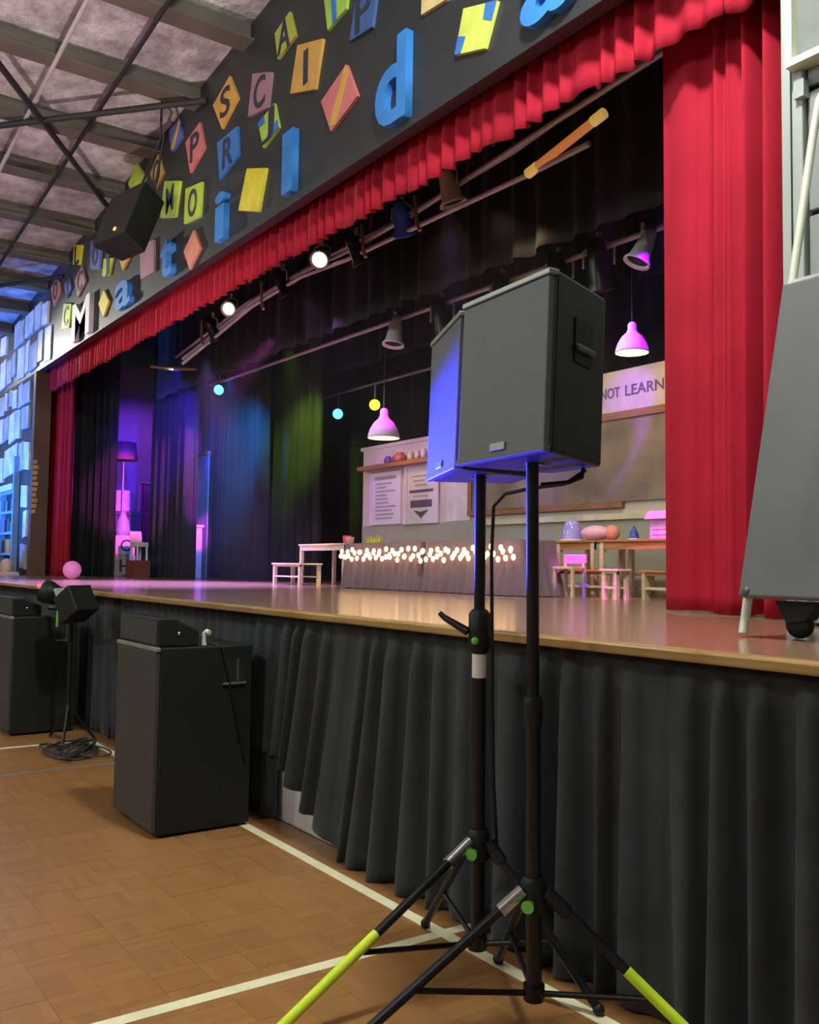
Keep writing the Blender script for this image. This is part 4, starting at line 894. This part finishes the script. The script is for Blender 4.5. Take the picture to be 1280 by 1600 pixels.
# ================================================================== BACKSTAGE THINGS IN THE GAPS
def block(x, y, z, s, ch, lab):
    t = thing('letter_block', lab, 'block', (x, y, z), 'stacked letter blocks')
    MB().box((x-s/2, y-s/2, z), (x+s/2, y+s/2, z+s)).build('block_body', mat('block_pale', (.78, .62, .66), .6), t, bevel=.008)
    a = letter_on_plane('letter', ch, INK, x-s*.26, x+s*.26, z+s*.2, z+s*.8, y-s/2, .006, t, (x, y, z), bold=.015)
    me = text_mesh(ch, INK, .5, .015)
    xs = [v.co.x for v in me.vertices]; ys = [v.co.y for v in me.vertices]; zs = [v.co.z for v in me.vertices]
    for v in me.vertices:
        v.co = (s/2+.006*(v.co.z-min(zs))/(max(zs)-min(zs)), -s*.26+s*.52*(v.co.x-min(xs))/(max(xs)-min(xs)), s*.2+s*.6*(v.co.y-min(ys))/(max(ys)-min(ys)))
    b = D.objects.new('letter', me); C.objects.link(b); b.parent = t
block(-14.62, 4.75, H, 0.33, 'H', 'lower letter block marked H beside the purple backstage gap')
block(-14.62, 4.75, H+.332, 0.31, 'C', 'upper letter block marked C standing on the other block')
o = MB().lathe([(.001, 0), (.10, 0), (.12, .08), (.10, .22), (.05, .32), (.04, .38), (.001, .38)], (-14.62, 4.75, H+.643), 14).build('tall_vase', mat('vase_lilac', (.50, .45, .80), .5), off=(-14.62, 4.75, H+.643)); tag(o, 'lilac vase standing on the upper letter block', 'vase')
ct = MB().box((-13.84, 4.56, H), (-13.46, 4.80, 1.30)).build('red_crate', mat('crate_red', (.20, .05, .04), .6), off=(-13.64, 4.68, H)); tag(ct, 'dark red crate under the pale backstage chair', 'crate')
pc = thing('small_chair', 'pale chair with white legs standing on the dark red crate', 'chair', (-13.64, 4.68, 1.30))
MB().box((-13.80, 4.60, 1.50), (-13.50, 4.78, 1.57)).build('seat', WOODP, pc, bevel=.01)
MB().prism([(-13.86, 4.60, 1.74), (-13.83, 4.60, 1.74), (-13.78, 4.60, 1.57), (-13.81, 4.60, 1.57)], (0, .18, 0)).build('backrest', mat('chair_pink', (.75, .45, .5), .6), pc, bevel=.006)
for x in (-13.78, -13.52):
    for y in (4.62, 4.76): MB().tube([(x+(x+13.65)*.15, y, 1.302), (x, y, 1.50)], .016, 8).build('leg', WHITEP, pc)
lp = thing('floor_lamp', 'tall floor lamp with a red shade in the purple backstage gap', 'lamp', (-15.45, 5.0, H))
MB().lathe([(.001, 0), (.17, 0), (.16, .03), (.02, .05)], (-15.45, 5.0, H), 16).build('base', BLACKM, lp)
MB().tube([(-15.45, 5.0, H+.04), (-15.45, 5.0, 3.05)], .015, 8).build('pole', PIPE, lp)
MB().lathe([(.23, 0), (.19, .30)], (-15.45, 5.0, 2.98), 18).build('lamp_shade', mat('shade_red', (.70, .22, .25), .6), lp, solid=.004)
MB().lathe([(.001, 0), (.19, 0)], (-15.45, 5.0, 3.27), 18).build('shade_top', mat('shade_red', (.7, .22, .25), .6), lp)
tr_ = thing('dark_trunk', 'dark trunk behind the letter blocks', 'trunk', (-15.7, 5.05, H))
MB().box((-16.0, 4.8, H), (-15.1-.3, 5.3, 2.05)).build('trunk_body', mat('trunk_dark', (.09, .06, .10), .6), tr_, bevel=.01)
MB().box((-16.02, 4.78, 2.05), (-15.38, 5.32, 2.12)).build('trunk_lid', mat('trunk_dark', (.09, .06, .10), .6), tr_, bevel=.01)
o = MB().lathe([(.001, 0), (.19, 0), (.20, .04), (.19, .33), (.20, .36), (.001, .36)], (-15.7, 5.05, 2.121), 16).build('hat_box', mat('hatbox_pink', (.75, .50, .65), .6), off=(-15.7, 5.05, 2.121)); tag(o, 'round pink box on the dark backstage trunk', 'box')
sc = thing('backstage_rack', 'tall dark costume rack against the purple backstage wall', 'rack', (-16.4, 6.2, H))
for y in (5.6, 6.8): MB().tube([(-16.4, y, H), (-16.4, y, 2.7)], .025, 8).build('post', PIPE, sc)
MB().tube([(-16.4, 5.6, 2.7), (-16.4, 6.8, 2.7)], .022, 8).build('rail', PIPE, sc)
for k, (y, c) in enumerate(((5.75, (.30, .12, .30)), (5.95, (.10, .06, .14)), (6.15, (.45, .15, .22)), (6.38, (.12, .08, .18)), (6.6, (.25, .16, .35)))):
    o = drape('costume', (-16.40, y-.09), (-16.40, y+.09), 1.5+.1*(k % 2), 2.68, 2, .05, mat('costume_%d' % k, c, .8), nu=20, nv=6, seed=k, off=(-16.4, y, 1.5), solid=.01)
    tag(o, ('mauve', 'black', 'dark red', 'dark violet', 'lilac')[k] + ' costume hanging on the backstage rack', 'costume', 'costumes on the rack')
gb = thing('prop_box', 'magenta-lit box seen in the narrow gap between black curtains', 'box', (-13.7, 5.42, H))
MB().box((-13.62, 5.22, H), (-13.02, 5.42, 1.80)).build('box_body', mat('box_bright', (.75, .5, .75), .5), gb, bevel=.01)
MB().box((-13.64, 5.20, 1.80), (-13.0, 5.44, 1.84)).build('box_lid', mat('box_bright', (.75, .5, .75), .5), gb, bevel=.008)
gs = thing('prop_screen', 'tall violet-lit folding screen behind the narrow curtain gap', 'screen', (-13.5, 5.58, H))
MB().box((-14.0, 5.475, H), (-13.0, 5.495, 2.9)).build('screen_panel', mat('screen_pale', (.25, .20, .26), .7), gs)
MB().box((-14.0, 5.46, 2.9), (-13.0, 5.51, 2.95)).build('screen_rail', WOODB, gs)

# stage-edge things
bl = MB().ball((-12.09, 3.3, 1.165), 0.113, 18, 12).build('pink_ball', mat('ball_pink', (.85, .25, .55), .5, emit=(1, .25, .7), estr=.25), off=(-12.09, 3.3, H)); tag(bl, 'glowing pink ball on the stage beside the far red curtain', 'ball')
fx = thing('footlight', 'pale squat floor lamp at the far left end of the stage', 'stage lamp', (-15.2, 3.15, H))
MB().prism([(-15.55, 3.05, H), (-14.95, 3.05, H), (-15.0, 3.05, 1.10), (-15.5, 3.05, 1.10)], (0, .25, 0)).build('base', mat('lamp_salmon', (.80, .55, .48), .6), fx)
MB().ball((-15.25, 3.18, 1.18), .14, 12, 8, (1.3, .7, .9)).build('head', mat('lamp_salmon', (.8, .55, .48), .6), fx)
# number strip on the jamb
stp = thing('jamb_ornament', 'narrow orange ornament strip on the left stage jamb', 'ornament', (-14.93, YW, 2.0))
for k in range(10): MB().box((-14.93, YW-.015, 2.0+k*.085), (-14.915, YW+.04+.012*(k % 3), 2.06+k*.085)).build('bead', mat('brass_orn', (.65, .40, .12), .4, metal=.4), stp)

# bookshelf in front of the left wall
BSB = mat('shelf_blue', (.20, .38, .62), .6, var=.12)
bs = thing('bookshelf', 'blue bookshelf with a white top against the sheet-covered wall', 'bookshelf', (-16.6, 3.4, H))
for x in (-17.65, -16.72, -15.83): MB().box((x-.035, 3.35, H), (x+.035, 3.44, 2.42 if x < -16 else 2.95)).build('side_panel', BSB, bs)
zs = (1.08, 1.38, 1.72, 2.06, 2.38)
for z in zs: MB().box((-17.65, 3.355, z-.02), (-15.87, 3.43, z+.02)).build('shelf', BSB, bs)
MB().box((-17.7, 3.34, 2.42), (-15.88, 3.44, 2.52)).build('top_board', WHITEP, bs)
rb_ = random.Random(5)
cols = [('dark teal', (.05, .12, .14)), ('black', (.02, .02, .03)), ('grey-blue', (.16, .22, .28)), ('dark green', (.04, .12, .07))]
for si in range(4):
    for k in range(4):
        x = -16.58+k*.17; hh = rb_.uniform(.16, .22); cn_, cc = cols[(si+k*3) % 4]
        if si == 1 and k > 1:
            if k == 2:
                o = MB().box((-16.30, 3.365, zs[1]+.022), (-16.0, 3.425, zs[1]+.24)).build('orange_box', mat('orange_card', (.75, .34, .05), .6), off=(-16.15, 3.39, zs[1]+.022)); tag(o, 'orange box on the second lowest shelf of the bookshelf', 'box')
            continue
        o = MB().box((x, 3.365, zs[si]+.021), (x+.13, 3.425, zs[si]+.021+hh)).build('book', mat('book_%s' % cn_.replace(' ', '_'), cc, .6), off=(x+.06, 3.39, zs[si]+.021))
        tag(o, cn_ + ' book, number %s from the left on the %s bookshelf level' % (('one', 'two', 'three', 'four')[k], ('lowest', 'second', 'third', 'top')[si]), 'book', 'books on the blue bookshelf')

# thin theatrical haze hanging over the stage
hz, N, L, b = new_mat('stage_haze')
N.remove(b); vo = N.new('ShaderNodeVolumeScatter'); vo.inputs['Density'].default_value = 0.009; vo.inputs['Anisotropy'].default_value = 0.35
L.new(vo.outputs[0], N['Material Output'].inputs['Volume'])
ho = MB().box((-17.2, 3.95, H+0.02), (-2.4, 7.0, 5.25)).build('stage_haze', hz, off=(-9.5, 5.4, H))
tag(ho, 'thin theatrical haze in the air over the stage', 'haze', kind='stuff')
